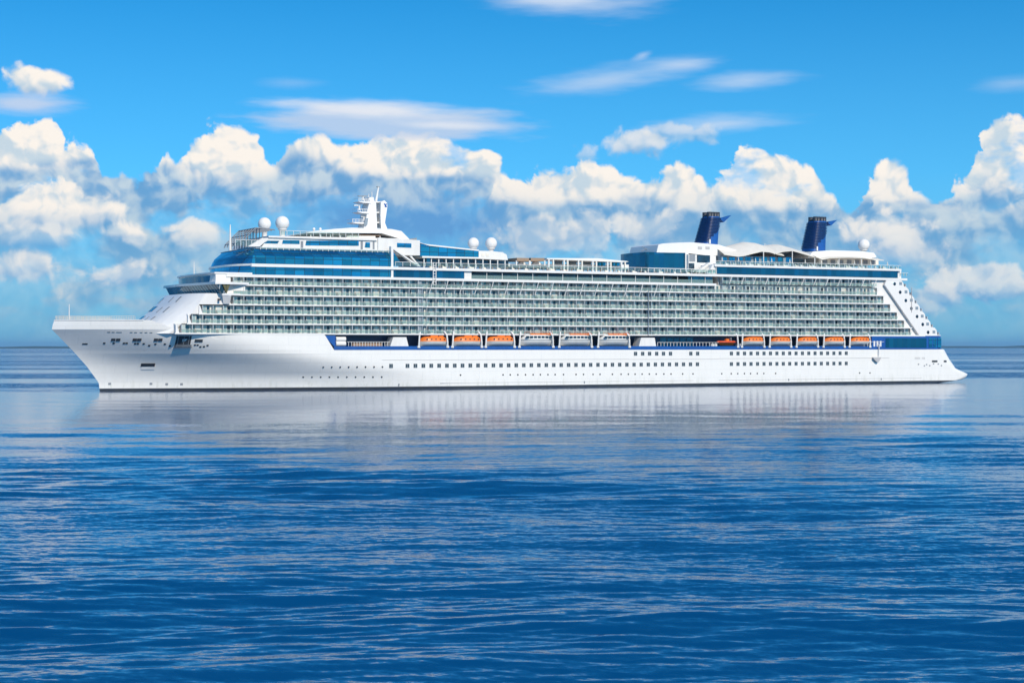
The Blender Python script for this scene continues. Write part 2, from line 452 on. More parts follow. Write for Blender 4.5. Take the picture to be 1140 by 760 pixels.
def glass(name, c0, c1, pitch=(2.9, 1.6), metal=0.75, rough=0.07, bar=0.09, barcol=(0.015, 0.03, 0.05), z0=0.0):
    """tinted curtain-wall glass: panes of slightly different tint and tilt with thin dark mullions"""
    m = bpy.data.materials.new(name); m.use_nodes = True
    n = NT(m.node_tree); b = m.node_tree.nodes['Principled BSDF']
    t = n.new('ShaderNodeTexCoord'); t.object = ship
    x, y, z = n.sep(S(n, t.outputs['Object']))
    w = x + y * 0.93
    ci = n.math('FLOOR', w / pitch[0]); cj = n.math('FLOOR', (z - z0) / pitch[1])
    fx = n.math('FRACT', w / pitch[0]); fz = n.math('FRACT', (z - z0) / pitch[1])
    wn = n.new('ShaderNodeTexWhiteNoise', noise_dimensions='2D'); n.put(wn.inputs['Vector'], n.comb(ci, cj, 0.0))
    r = S(n, wn.outputs['Value'])
    isb = n.math('MAXIMUM', n.math('LESS_THAN', fx, bar / pitch[0]), n.math('LESS_THAN', fz, bar / pitch[1]))
    big = n.noise(n.comb(x * 0.06, y * 0.06, z * 0.2), 1.0, 3, 0.5)
    col = n.mix(n.ss(r * 0.55 + big * 0.5, 0.15, 0.85), c0, c1)
    n.put(b.inputs['Base Color'], n.mix(isb, col, barcol))
    n.put(b.inputs['Metallic'], (1.0 - isb) * metal)
    b.inputs['Roughness'].default_value = rough
    g = n.new('ShaderNodeNewGeometry')
    wc = S(n, wn.outputs['Color'])
    tilt = n.vmath('SCALE', n.vmath('SUBTRACT', wc, (0.5, 0.5, 0.5)), scale=0.05)
    n.put(b.inputs['Normal'], n.vmath('NORMALIZE', n.vmath('ADD', S(n, g.outputs['Normal']), tilt)))
    return m
GLASS_BLUE = glass('blue_lounge_glass', (0.010, 0.20, 0.34), (0.03, 0.34, 0.50), (2.9, 1.62), 0.85, z0=0.2, bar=0.13)
GLASS_TEAL = glass('teal_deck_glass', (0.01, 0.07, 0.13), (0.03, 0.15, 0.22), (2.2, 3.0), 0.7)
GLASS_NAVY = glass('navy_band_glass', (0.005, 0.105, 0.19), (0.008, 0.15, 0.26), (1.9, 6.0), 0.7, bar=0.05)
GLASS_DARK = glass('dark_window_glass', (0.015, 0.035, 0.06), (0.04, 0.09, 0.13), (1.2, 1.5), 0.5)
GLASS_BRIDGE = glass('bridge_window_glass', (0.03, 0.08, 0.10), (0.10, 0.20, 0.23), (1.5, 9.0), 0.6, bar=0.16, barcol=(0.6, 0.62, 0.62))
WINDOWG = mat('cabin_window_glass', (0.06, 0.085, 0.10), 0.08, metal=0.35)
WINDOWF = mat('window_frame_grey', (0.32, 0.34, 0.36), 0.5)
LINE = mat('hull_line_grey', (0.46, 0.44, 0.43), 0.6)
# balcony materials vary from cabin to cabin
def cabin_mat(name, cols, rough, metal=0.0, pitch=2.97):
    m = bpy.data.materials.new(name); m.use_nodes = True
    n = NT(m.node_tree); b = m.node_tree.nodes['Principled BSDF']
    t = n.new('ShaderNodeTexCoord'); t.object = ship
    x, y, z = n.sep(S(n, t.outputs['Object']))
    wn = n.new('ShaderNodeTexWhiteNoise', noise_dimensions='2D')
    n.put(wn.inputs['Vector'], n.comb(n.math('FLOOR', x / pitch), n.math('FLOOR', (z - 16.2) / 2.72), 0.0))
    rp = n.new('ShaderNodeValToRGB'); rp.color_ramp.interpolation = 'CONSTANT'
    e = rp.color_ramp.elements
    while len(e) < len(cols): e.new(0.5)
    for i, (p, c) in enumerate(cols): e[i].position = p; e[i].color = (*c, 1)
    n.put(rp.inputs[0], S(n, wn.outputs['Value']))
    n.put(b.inputs['Base Color'], S(n, rp.outputs[0]))
    b.inputs['Roughness'].default_value = rough; b.inputs['Metallic'].default_value = metal
    return m
DOOR = cabin_mat('balcony_door_glass', [(0, (0.012, 0.03, 0.05)), (0.4, (0.02, 0.06, 0.09)), (0.72, (0.05, 0.13, 0.16)), (0.9, (0.16, 0.24, 0.25))], 0.08, 0.3)
PANE = cabin_mat('balcony_side_window', [(0, (0.20, 0.27, 0.29)), (0.3, (0.34, 0.43, 0.43)), (0.6, (0.50, 0.55, 0.53)), (0.85, (0.70, 0.68, 0.62))], 0.1, 0.2)
WALLP = cabin_mat('balcony_wall_panel', [(0, (0.56, 0.58, 0.55)), (0.3, (0.68, 0.66, 0.60)), (0.6, (0.48, 0.52, 0.51)), (0.85, (0.72, 0.67, 0.58))], 0.6)
CHAIR = cabin_mat('balcony_furniture', [(0, (0.03, 0.035, 0.045)), (0.55, (0.12, 0.12, 0.12)), (0.85, (0.35, 0.2, 0.15))], 0.7)
RAILG = bpy.data.materials.new('balcony_rail_glass'); RAILG.use_nodes = True
_n = NT(RAILG.node_tree); _b = RAILG.node_tree.nodes['Principled BSDF']
_b.inputs['Base Color'].default_value = (0.36, 0.49, 0.47, 1); _b.inputs['Roughness'].default_value = 0.08
_tr = _n.new('ShaderNodeBsdfTransparent'); _tr.inputs[0].default_value = (0.86, 0.94, 0.92, 1)
_mx = _n.new('ShaderNodeMixShader'); _mx.inputs[0].default_value = 0.27
RAILG.node_tree.links.new(_tr.outputs[0], _mx.inputs[1]); RAILG.node_tree.links.new(_b.outputs[0], _mx.inputs[2])
RAILG.node_tree.links.new(_mx.outputs[0], RAILG.node_tree.nodes['Material Output'].inputs[0])
RAILC = RAILG.copy(); RAILC.name = 'clear_rail_glass'
for _q in RAILC.node_tree.nodes:
    if _q.type == 'MIX_SHADER': _q.inputs[0].default_value = 0.10
    if _q.type == 'BSDF_TRANSPARENT': _q.inputs[0].default_value = (0.86, 0.94, 0.94, 1)

# ------------------------------------------------------------------ hull
_st = sorted([(LZ(x, y, 0), LX(x, 0)) for x, y in ((111,436),(110,426),(96,407),(82,391.4),(70,379),(57,366),(60.5,356))])
STZ, STX = [p[0] for p in _st], [p[1] for p in _st]
def stem(z): return float(np.interp(z, STZ, STX))
_sn = sorted([(LZ(x, y), LX(x) + 1.6) for x, y in ((1040,427),(1066,424),(1077,421),(1080,416.5),(1066,410),(1058.5,399),(1052,387))])
SNZ, SNX = [p[0] for p in _sn], [p[1] for p in _sn]
def stern(z): return float(np.interp(z, SNZ, SNX))
def halfb(x, z):
    E = np.interp(z, [0, 4, 8, 10.6, 14, 20], [106, 96, 76, 63, 54, 47])
    p = np.interp(z, [0, 4, 8, 10.6, 14, 20], [1.65, 1.72, 1.9, 2.1, 2.35, 2.5])
    t = min(1.0, max(0.0, (x - stem(z)) / E))
    b = HB * (1 - (1 - t) ** p)
    q = (stern(z) - x) / 4.5
    if q < 1: b = min(b, HB - 4.5 + 4.5 * math.sqrt(max(0.0, 1 - (1 - max(q, 0)) ** 2)))
    return b
def hull_rows(zs, x_end=None, nu=90):
    rows = []
    for z in zs:
        a = stem(z) + 0.02; e = stern(z) if x_end is None else (x_end(z) if callable(x_end) else x_end)
        row = []
        for i in range(nu + 1):
            u = i / nu
            if x_end is None:
                u = u + 0.145 * math.sin(2 * math.pi * u) * -1.0
                u = min(max(u, 0), 1)
            x = a + (e - a) * u
            row.append((x, -halfb(x, z), z))
        rows.append(row)
    return rows
def two_sides(mb, rows, m=0):
    mb.grid(rows, m)
    mb.grid([[(x, -y, z) for x, y, z in r] for r in rows], m, flip=True)
Z_BOOT, Z_CH, Z_STR, Z_BUL = 0.85, 10.6, 11.6, 12.7
hull = MB()
two_sides(hull, hull_rows([Z_BOOT, 1.4, 2.2, 3, 4, 5, 6, 7, 8, 9, 9.8, Z_CH]))
two_sides(hull, hull_rows([Z_CH, 11.1, Z_STR]))
for zs in ([Z_BOOT, 1.4, 2.2, 3, 4, 5, 6, 7, 8, 9, 9.8, Z_CH, 11.1, Z_STR],):        # transom
    hull.grid([[(stern(z), y, z) for y in (-(HB-4.5), 0, HB-4.5)] for z in zs], 0)
hullo = hull.build('hull', HULLW, ship)
bt = MB(); two_sides(bt, hull_rows([-1.5, 0, Z_BOOT]))
bt.build('boot_topping', BOOT, ship)
# forward upper hull, up to the lowest balcony deck
X_REC_T, X_REC_B = LX(361), LX(372)
fw = MB()
two_sides(fw, hull_rows([Z_STR, 13, 14.6, DK[0]], lambda z: X_REC_B + (X_REC_T - X_REC_B) * min(1, max(0, (z - Z_STR) / (DK[0] - Z_STR))), 60))
X_SUP = LX(196)
z_bw = LZ(75, 356.5, 0) ; z_kn = LZ(60, 366.6, 0)
fw2 = MB()
two_sides(fw2, hull_rows([DK[0], z_kn], X_SUP + 0.5, 40))
two_sides(fw2, hull_rows([z_kn, (z_kn + z_bw) / 2, z_bw], lambda z: X_SUP + 0.5 - (z - z_kn) * 2.6, 40))
fw.v += []; 
o = len(fw.v)
fw.v += fw2.v; fw.f += [[i + o for i in f] for f in fw2.f]; fw.m += fw2.m; fw.sm += fw2.sm
# plating return at the recess
fw.prism([(X_REC_B - 0.3, Z_STR), (X_REC_T - 0.3, DK[0]), (X_REC_T, DK[0]), (X_REC_B, Z_STR)], -HB + 0.03, -HB + 6)
fw.prism([(X_REC_B - 0.3, Z_STR), (X_REC_T - 0.3, DK[0]), (X_REC_T, DK[0]), (X_REC_B, Z_STR)], HB - 6, HB - 0.03)
fw.build('forecastle_plating', HULLW, ship)
fd = MB()
rows = hull_rows([z_kn - 0.2], X_SUP + 8, 40)[0]
fd.grid([[(x, y + 0.05, z) for x, y, z in rows], [(x, -y - 0.05, z) for x, y, z in rows]], 0, False)
fd.build('foredeck', GREY, ship)
# cap rail of the bow bulwark
cr = MB()
rr = hull_rows([z_bw], X_SUP - 8, 40)[0]
for sgn in (1, -1):
    for p, q in zip(rr[:-1], rr[1:]):
        cr.tube((p[0], p[1] * sgn, p[2]), (q[0], q[1] * sgn, q[2]), 0.16, n=6)
cr.build('bulwark_cap', WHITE2, ship)
bl = MB()
rr = hull_rows([z_bw], X_SUP - 10, 46)[0]
for sgn in (1, -1):
    for i, p in enumerate(rr[1:]):
        bl.tube((p[0], p[1] * sgn * 0.97, p[2]), (p[0], p[1] * sgn * 0.97, p[2] + 1.15), 0.05, n=5)
    for hgt in (0.6, 1.15):
        for p, q in zip(rr[1:-1], rr[2:]):
            bl.tube((p[0], p[1] * sgn * .97, p[2] + hgt), (q[0], q[1] * sgn * .97, q[2] + hgt), 0.045, n=5)
bl.build('bow_railing', CREAM, ship)
bp = MB(); sx, sz = at(77, 345, 0)
bp.tube((sx, 0, z_kn), (sx, 0, LZ(77, 338.5, 0)), 0.22, 0.10)
bp.build('jackstaff', WHITE2, ship)
# foredeck winches and crane
for px, w in ((128, 1.6), (139, 2.0), (143, 1.2)):
    wm = MB(); x = LX(px, -4)
    wm.box(x - w, x + w, -5.2, -3.2, z_kn - 0.2, z_kn + 2.0); wm.tube((x - w * .7, -4.2, z_kn + 2.2), (x + w * .7, -4.2, z_kn + 2.2), 0.7, n=12)
    wm.build('mooring_winch', WHITE2, ship)

# flat marks on the curved hull side: follow the shell, set a little proud
def on_shell(px, py):
    x, z = at(px, py)
    for _ in range(12):
        x, z = at(px, py, -halfb(x, z))
    return x, z
def shell_box(mb, px, py, w, h, t=0.05, m=0, depth=0.25):
    x, z = on_shell(px, py)
    a, b = x - w / 2, x + w / 2
    vs = []
    for off in (-t, depth):
        for (xx, zz) in ((a, z - h/2), (b, z - h/2), (b, z + h/2), (a, z + h/2)):
            vs.append((xx, -halfb(xx, zz) + off, zz))
    mb.add(vs, [(0,1,2,3), (7,6,5,4), (0,4,5,1), (1,5,6,2), (2,6,7,3), (3,7,4,0)], m)
def mark(name, px, py, w, h, m, t=0.10):
    q = MB(); shell_box(q, px, py, w, h, t); return q.build(name, m, ship)
for px in (126, 131.5, 150, 155, 173.5, 178.5, 219, 223.5):
    mark('mooring_window', px, 378.2 if px < 200 else 379.2, 1.05, 0.75, DARK)
for px, py in ((94.5, 382.8),):
    mark('hawse_opening', px, py, 1.3, 0.35, DARK)
for px, py in ((116,382),(126.5,382),(138,382),(141,382),(150.5,382.5),(153.5,382.5),(160,382.6),(173,383),(183.5,383),(166,384.6),(189,385),(217,384),(220,384),(223,386),(227,385.8),(231,384.5)):
    mark('fairlead', px, py, 0.55, 0.4, DARK)
for px in (121,126,131,134,146,151,157,162.5,168):
    mark('fairlead', px, 369.6 + (px - 120) * 0.012, 0.7, 0.22, GREY)
# shell door standing open behind the bow
sd = MB(); shell_box(sd, 204, 380, 4.0, 3.0, 0.25); sdo = sd.build('shell_door', DARK, ship)
sd = MB()
for dx_ in (-1.9, 0.2, 1.9):
    shell_box(sd, 204 + dx_ * 3.2, 380, 0.16, 3.0, 0.32)
shell_box(sd, 204, 384.6, 4.2, 0.5, 0.35); shell_box(sd, 203, 386.6, 4.6, 0.25, 0.9)
sd.build('door_frame', GREY, sdo)
an = MB(); shell_box(an, 164.5, 406.2, 3.6, 0.9, 0.22); ano = an.build('anchor_recess', BOOT, ship)
an = MB(); shell_box(an, 164.5, 409.6, 3.6, 1.0, 0.16); an.build('anchor_sill', WHITE, ano)
for px, py in ((122,427),(168,427),(185.5,427.4),(202,427.4)):
    mark('thruster_mark', px, py, 0.7, 0.6, GREY)
hl = MB()
for (a, b, py0, py1) in ((425,560,400.6,400.2),(560,700,400.2,399.9),(700,800,399.9,399.0),(800,990,399.0,398.3)):
    (x0, z0), (x1, z1) = at(a, py0), at(b, py1); hl.box(x0, x1, -HB - 0.05, -HB + 0.1, z0 - 0.06, z0 + 0.06)
for (a, b, zz) in ((490, 690, 1.75), (700, 772, 1.75), (800, 905, 1.75), (905, 1026, 1.75)):
    hl.box(LX(a), LX(b), -HB - 0.06, -HB + 0.1, zz, zz + 0.09)
hl.build('rubbing_strake', LINE, ship)
# cabin windows: one mesh, each window an object
wf = MB(); wf.box(-0.62, 0.62, -0.04, 0.1, -0.62, 0.62); wfm = wf.mesh('cabin_window', WINDOWF)
wp = MB()
wp.box(-0.54, -0.06, -0.07, 0.0, -0.54, 0.54); wp.box(0.06, 0.54, -0.07, 0.0, -0.54, 0.54)
wpm = wp.mesh('pane', WINDOWG)
def hull_window(px, z):
    x = LX(px)
    o = link('cabin_window', wfm, ship, (x, -halfb(x, z) - 0.01, z)); link('pane', wpm, o)
hull_window(435.3, 6.95)
px = 453.6
while px < 777:
    hull_window(px, 6.95); px += 8.85 - (px - 453) * 0.00355
for px in (707.5, 715.4, 723.1, 731, 738.6, 746.4, 769, 776.6):
    hull_window(px, 10.35)
for k in range(19):
    px = 814.2 + k * 7.32 - k * k * 0.012
    hull_window(px, 10.35); hull_window(px, 6.95)
pm = MB(); pm.lathe([(0.02, 0), (0.26, 0), (0.26, 0.2)], n=12); me_ph = pm.mesh('porthole', DARK)
def porthole(px, py):
    x, z = on_shell(px, py)
    o = link('porthole', me_ph, ship, (x, -halfb(x, z) - 0.05, z)); o.rotation_euler = (R(-90), 0, 0)
for i in range(8): porthole(360 + i * 9.4, 408.3)
for i in range(10): porthole(337.7 + i * 9.7, 419.4)
for px in (512.7,560,568,576.5,585,593.5,601.5,610,618,627.3,641.3,649.6,660.2,668,681.7,691.4,699.5,707,714.8,722.8,730.5,739,747,760,771.5,803.5,814,821.3,828.7,835.6,843,850.3,863.5,957,968.5):
    porthole(px, 417.3 - (px - 512) * 0.0052)
for px, py in ((444,428.3),(878,422.5),(650.5,425.3),(981,421.8)):
    mark('draught_mark', px, py, 0.35, 0.7, GREY)
# stern marks: mooring ports, fairleads and the grey letter strokes of a name too small to read
for px in (1039, 1042, 1052.2): mark('mooring_window', px, 402, 1.2, 0.6, DARK)
for px, py in ((1022.5,405.3),(1031.5,405.6),(1035,406.8),(1039.3,404.6),(1044.5,405),(1048,406.7),(1029,407)):
    mark('fairlead', px, py, 0.5, 0.4, GREY)
nm = MB()
for i in range(9):
    if i == 5: continue
    px = 1018.8 + i * 1.3
    shell_box(nm, px, 398.6, 0.26, 0.62, 0.04)
nm.build('stern_lettering', LINE, ship)

# ------------------------------------------------------------------ boat-deck recess
X_REC_E = LX(970)
RB = -12.6                                         # recess back wall
rc = MB()
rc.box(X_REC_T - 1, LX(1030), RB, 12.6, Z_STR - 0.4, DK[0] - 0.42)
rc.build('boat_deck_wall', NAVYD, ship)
rd = MB(); rd.box(X_REC_B - 0.2, LX(1030), -HB + 0.1, HB - 0.1, Z_STR - 0.3, Z_STR + 0.25); rd.build('boat_deck', TEAK, ship)
bs = MB()
for sg in (-1, 1):
    bs.box(X_REC_B, LX(1032), sg * (HB + 0.05), sg * (HB - 0.25), Z_STR, Z_BUL)
bs.build('blue_bulwark', NAVY, ship)
# blue panels at both sides of the forward mooring gap
q = MB(); q.prism([(X_REC_T, DK[0] - 0.45), (LX(374), DK[0] - 0.45), (LX(374), Z_BUL), (X_REC_B, Z_BUL)], -HB + 0.2, -HB + 0.5); q.build('blue_side_panel', NAVY, ship)
def trapezoid(name, a, b, c_, d, y0, y1, m=WHITE2):
    q = MB(); q.prism([at(*a), at(*b), at(*c_), at(*d)], y0, y1); return q.build(name, m, ship)
trapezoid('white_deck_box', (434, 387.2), (455.5, 387.2), (452.5, 375.2), (438, 375.2), -HB + 0.1, -HB + 4)
trapezoid('white_deck_box', (711, 387.2), (731, 387.2), (729, 375.8), (714, 375.8), -HB + 0.1, -HB + 4)
for k, (px, py) in enumerate(((379, 377.4), (379, 382.6))):
    x, z = at(px, py, -17.2); q = MB()
    q.tube((x - 1.5, -17.2, z), (x + 1.5, -17.2, z), 0.72, n=14)
    q.build('liferaft_canister', WHITE2, ship)
# inner railing and stanchions of the boat deck, deck gear
q = MB()
for px in np.arange(388, 434, 3.1):
    x = LX(px, -17.5); q.box(x - 0.06, x + 0.06, -17.6, -17.45, Z_BUL, Z_BUL + 1.25)
q.box(LX(386, -17.5), LX(434, -17.5), -17.62, -17.42, Z_BUL + 1.2, Z_BUL + 1.3)
for px in np.arange(732, 800, 3.6):
    x = LX(px, -17.5); q.box(x - 0.06, x + 0.06, -17.6, -17.45, Z_BUL, Z_BUL + 1.2)
q.box(LX(732, -17.5), LX(800, -17.5), -17.62, -17.42, Z_BUL + 1.15, Z_BUL + 1.25)
q.build('boat_deck_railing', WHITE2, ship)
q = MB(); q.box(LX(392, -15), LX(425, -15), -15.4, -14.6, Z_BUL - 0.4, Z_BUL + 0.9); q.build('mooring_gear', BROWN, ship)
for k in range(5):
    q = MB(); a = LX(735, RB) + k * 2.5
    q.box(a, a + 2.2, RB - 0.08, RB + 0.1, 12.6, 15.4); q.build('boat_deck_window', GLASS_TEAL, ship)

# ------------------------------------------------------------------ balconies
def rowstart(i): return [195.5, 209, 222, 256, 256, 256, 803][i]
def rowend(i): return [1021, 1014, 1006, 998.5, 991, 984, 978][i]
IN0, IN1 = LX(471), LX(722)                          # the middle length lies a little further in
PIT = 2.97
def cell_y(x): return -HB + (0.55 if IN0 < x < IN1 else 0.0)
DEP = 1.6
def cell_mesh(mb, mats_idx, ox, oy, oz, seed, h=2.7):
    """one balcony; indices: wall panel, divider, door, side window, rail glass, rail metal, furniture"""
    w, dv, dr, sw, rg, rm, ch = mats_idx
    r = random.Random(seed)
    L = PIT
    if w is not None:
        mb.box(ox + 0.09, ox + L, oy + DEP - 0.06, oy + DEP, oz + 0.22, oz + h - 0.25, w)
        mb.box(ox, ox + 0.09, oy + 0.12, oy + DEP, oz + 0.22, oz + h - 0.25, dv)
        mb.box(ox - 0.02, ox + 0.11, oy + 0.1, oy + 0.5, oz + 0.22, oz + h - 0.3, dv)
    fl = seed % 2 == 0
    a = 0.35 if not fl else L - 0.25 - 1.15
    if dr is not None:
        mb.box(ox + a, ox + a + 0.85, oy + DEP - 0.10, oy + DEP - 0.06, oz + 0.24, oz + h - 0.42, dr)
    b = 1.55 if not fl else 0.3
    if sw is not None:
        mb.box(ox + b, ox + b + 1.1, oy + DEP - 0.095, oy + DEP - 0.06, oz + 0.5, oz + h - 0.5, sw)
    if ch is not None:
        k = r.random()
        if k < 0.6:
            cx = ox + 0.3 + r.random() * 1.2
            mb.box(cx, cx + 0.6, oy + 0.7, oy + 1.3, oz + 0.24, oz + 0.68, ch)
            mb.box(cx, cx + 0.6, oy + 1.22, oy + 1.3, oz + 0.68, oz + 1.2, ch)
    if rg is not None:
        mb.box(ox + 0.03, ox + L - 0.03, oy + 0.05, oy + 0.08, oz + 0.30, oz + 1.12, rg)
    if rm is not None:
        mb.box(ox, ox + L, oy + 0.02, oy + 0.10, oz + 1.12, oz + 1.20, rm)
cells = []
for i in range(7):
    a, b = LX(rowstart(i)), LX(rowend(i))
    k0 = math.ceil(a / PIT)
    if i == 6:
        pass
    for k in range(k0, int(b / PIT)):
        x = k * PIT
        if i == 5 and False: continue
        cells.append((x, cell_y(x + 1), DK[i], i, k))
cells.sort(key=lambda t: t[0])
near, rest = cells[:100], cells[100:]
protos = []
for s_ in range(4):
    b1 = MB(); cell_mesh(b1, (0, 1, None, 1, None, None, None), 0, 0, 0, s_)
    b2 = MB(); cell_mesh(b2, (None, 0, 0, None, None, None, None), 0, 0, 0, s_)
    b3 = MB(); cell_mesh(b3, (None, 0, None, None, 0, 1, None), 0, 0, 0, s_)
    b4 = MB(); cell_mesh(b4, (None, 0, None, None, None, None, 0), 0, 0, 0, s_)
    b1.m = [2 if (f >= 18) else m for f, m in enumerate(b1.m)]
    protos.append((b1.mesh('balcony', [WALLP, DIVID, PANE]), b2.mesh('glass_door', DOOR), b3.mesh('balcony_rail', [RAILG, EDGE]), b4.mesh('deck_chair', CHAIR)))
for (x, y, z, i, k) in near:
    me = protos[(k * 7 + i * 3) % 4]
    o = link('balcony', me[0], ship, (x, y, z))
    link('glass_door', me[1], o); link('balcony_rail', me[2], o)
    if len(me[3].vertices): link('deck_chair', me[3], o)
bb = MB()
for (x, y, z, i, k) in rest:
    cell_mesh(bb, (0, 1, 2, 3, 4, 5, 6), x, y, z, (k * 7 + i * 3) % 64)
bo = bb.build('balcony', [WALLP, DIVID, DOOR, PANE, RAILG, EDGE, CHAIR], ship)
bo['kind'] = 'stuff'
# core behind the balconies, deck edges in front of them
core = MB()
for i in range(7):
    a = LX(rowstart(i)) + 0.2; b = LX(rowend(i)) + 1.0
    core.box(a, b, -HB + DEP + 0.62, HB - DEP, DK[i] - 0.2, DK[i + 1] - 0.2 if i < 7 else DK[7])
core.build('superstructure', WHITE2, ship)
for i in range(8):
    th = 0.36 if i not in (6, 7) else 0.75
    a = LX(rowstart(min(i, 5)) if i < 7 else 256) - 0.2
    if i == 6: a, e = LX(252), LX(797.5)
    elif i == 7: a, e = LX(280), LX(1010)
    else: e = LX(rowend(i)) + 0.6
    if i == 0: e = LX(1030)
    q = MB()
    for sg in (-1, 1):
        for (u0, u1) in ((a, IN0), (IN0, IN1), (IN1, e)):
            ins = 0.55 if (u0 == IN0 and i < 6) else 0.0
            if u1 > u0: q.box(u0, u1, sg * (HB + 0.06 - ins), sg * (HB - DEP - 0.1), DK[i] - th + 0.2, DK[i] + 0.2)
    if i in (0, 6, 7): q.box(a + 0.1, e - 0.1, -HB + DEP, HB - DEP, DK[i] - 0.3, DK[i] + 0.15)
    q.build('deck_edge', WHITE, ship)
# at the inner corners the recess closes with a narrow wall
for x in (IN0 - 0.25, IN1):
    q = MB(); q.box(x, x + 0.25, -HB + 0.1, -HB + DEP, DK[0] + 0.2, DK[5])
    if x < IN0: q.box(IN0 - 1.6, IN0 - 0.2, -HB + 0.5, -HB + 0.62, DK[0] + 0.2, DK[6] - 0.6)
    q.build('corner_wall', GREYBLUE, ship)
# raking struts under the upper deck edges
px = 482.0
while px < 750:
    q = MB(); x1, _ = at(px, 313); x0, _ = at(px - 4.2, 330)
    q.tube((x1, -HB - 0.02, DK[6] - 0.5), (x0, -HB - 0.12, DK[5] - 1.5), 0.11, n=6)
    q.build('raking_strut', WHITE2, ship); px += 16.9 - (px - 482) * 0.002
px = 815.0
while px < 985:
    q = MB(); x1, _ = at(px, 311); x0, _ = at(px - 3.4, 320)
    q.tube((x1, -HB - 0.02, DK[7] - 0.5), (x0, -HB - 0.12, DK[6] + 0.1), 0.11, n=6)
    q.build('raking_strut', WHITE2, ship); px += 13.4

# ------------------------------------------------------------------ front of the superstructure
def front(x, k, hb, n=16):
    return [(x - k * (1 - abs(t) ** 3.5), hb * t) for t in [(-1 + 2 * i / n) for i in range(n + 1)]]
def section(mb, xa, xb, ka, kb, hb, xr, z0, z1, m=0, hb1=None):
    hb1 = hb1 or hb
    lo = front(xa, ka, hb) + [(xr, hb), (xr, -hb)]
    hi = front(xb, kb, hb1) + [(xr, hb1), (xr, -hb1)]
    mb.plate(lo, z0, z1, m, hi)
fs = MB()
FRX = {16.2: LX(190), 18.9: LX(203.5), 21.6: LX(213.5), 24.3: LX(221.5), 27.4: LX(229.5)}
zz = [16.2, 18.9, 21.6, 24.3, 27.4]
KF = [8.5, 7.6, 6.4, 5.2, 4.0]
ends = [196, 209.5, 222, 256.5]
for i in range(4):
    hb = min(HB - 0.02, halfb(FRX[zz[i]], 18.0) + 0.3)
    section(fs, FRX[zz[i]], FRX[zz[i+1]], KF[i], KF[i + 1], hb, LX(ends[i]), zz[i], zz[i+1], 0, min(HB - 0.02, halfb(FRX[zz[i+1]], 18) + 0.3))
fs.build('superstructure_front', WHITE, ship)
# slanted ends of the three lowest balcony rows
for i in range(3):
    q = MB(); x = LX(ends[i]); q.prism([(x - 0.05, DK[i] + 0.2), (x + 0.9, DK[i] + 0.2), (x + 0.05 + 0.1, DK[i+1] - 0.26), (x - 0.05, DK[i+1] - 0.26)][::1], -HB + 0.06, -HB + 1.6); q.build('row_end', WHITE, ship)
def front_x(z, y):
    x = float(np.interp(z, zz, [FRX[k] for k in zz])); k = float(np.interp(z, zz, KF))
    return x - k * (1 - abs(y / HB) ** 3.5)
def front_slot(y, z, w, h, m, name='front_window'):
    q = MB(); vs = []
    for off in (-0.12, 0.3):
        for (yy, z_) in ((y - w/2, z - h/2), (y + w/2, z - h/2), (y + w/2, z + h/2), (y - w/2, z + h/2)):
            vs.append((front_x(z_, yy) + off, yy, z_))
    q.add(vs, [(3,2,1,0), (4,5,6,7), (1,5,4,0), (2,6,5,1), (3,7,6,2), (0,4,7,3)]); return q.build(name, m, ship)
for z, ys in ((25.9, (-3.6, -9.4)), (23.0, (-3.2, -8.6)), (20.3, (-1.4, -6.8))):
    for y in ys: front_slot(y, z, 0.85, 1.5, GREY)
for z, ys in ((25.9, (8.5,)), (23.4, (5.5, 11.5)), (20.6, (6.0, 12.5))):
    for y in ys: front_slot(y, z, 3.4, 1.5, GLASS_DARK)

# bridge: full-width wheelhouse with wings, windows raked outwards
WY = 20.3
zb0, zb1, zb2 = LZ(246, 326.2, -WY), LZ(246, 316.2, -WY), LZ(246, 313.6, -WY)
xb0, xb1, xbr = LX(246.5, -WY), LX(242.0, -WY), LX(256.5, -WY)
br = MB()
br.plate([(xb0 + 0.4, -WY + .5), (xbr - 0.6, -WY + .5), (xbr + 6, -HB + 1), (xbr + 6, HB - 1), (xbr - 0.6, WY - .5), (xb0 - 2.6, WY - .5), (xb0 - 2.8, 5)], zb0 - 0.55, zb0)
br.plate([(xb1 - 0.7, -WY - 0.3), (xbr + 0.4, -WY - 0.3), (xbr + 6, -HB), (xbr + 6, HB), (xbr + 0.4, WY + 0.3), (xb1 - 3.7, WY + 0.3), (xb1 - 3.9, 5)], zb1, zb2)
bro = br.build('bridge', WHITE, ship)
q = MB(); q.plate([(xb0, -WY + 0.35), (xb0 + 1.2, -WY + 0.35), (xb0 + 1.2, WY - 0.35), (xb0 - 3.0, WY - 0.35), (xb0 - 3.2, 5)], zb0, zb1, 0,
                  [(xb1, -WY), (xb1 + 1.2, -WY), (xb1 + 1.2, WY), (xb1 - 3.0, WY), (xb1 - 3.2, 5)])
q.build('bridge_window_band', GLASS_BRIDGE, bro)
OLIVE = mat('wing_end_glass', (0.20, 0.17, 0.07), 0.12, metal=0.3)
for u0, u1 in ((0.0, 0.46), (0.52, 1.0)):
    q = MB(); A, B = (xb0 + 1.5, xbr - 0.9), (xb1 + 1.5, xbr - 0.1)
    lo = [(A[0] + (A[1]-A[0]) * u, -WY + 0.35) for u in (u0, u1)]; hi = [(B[0] + (B[1]-B[0]) * u, -WY) for u in (u0, u1)]
    q.plate(lo + [(lo[1][0], -WY + 0.6), (lo[0][0], -WY + 0.6)], zb0, zb1, 0, hi + [(hi[1][0], -WY + 0.3), (hi[0][0], -WY + 0.3)])
    q.build('wing_end_window', OLIVE, bro)
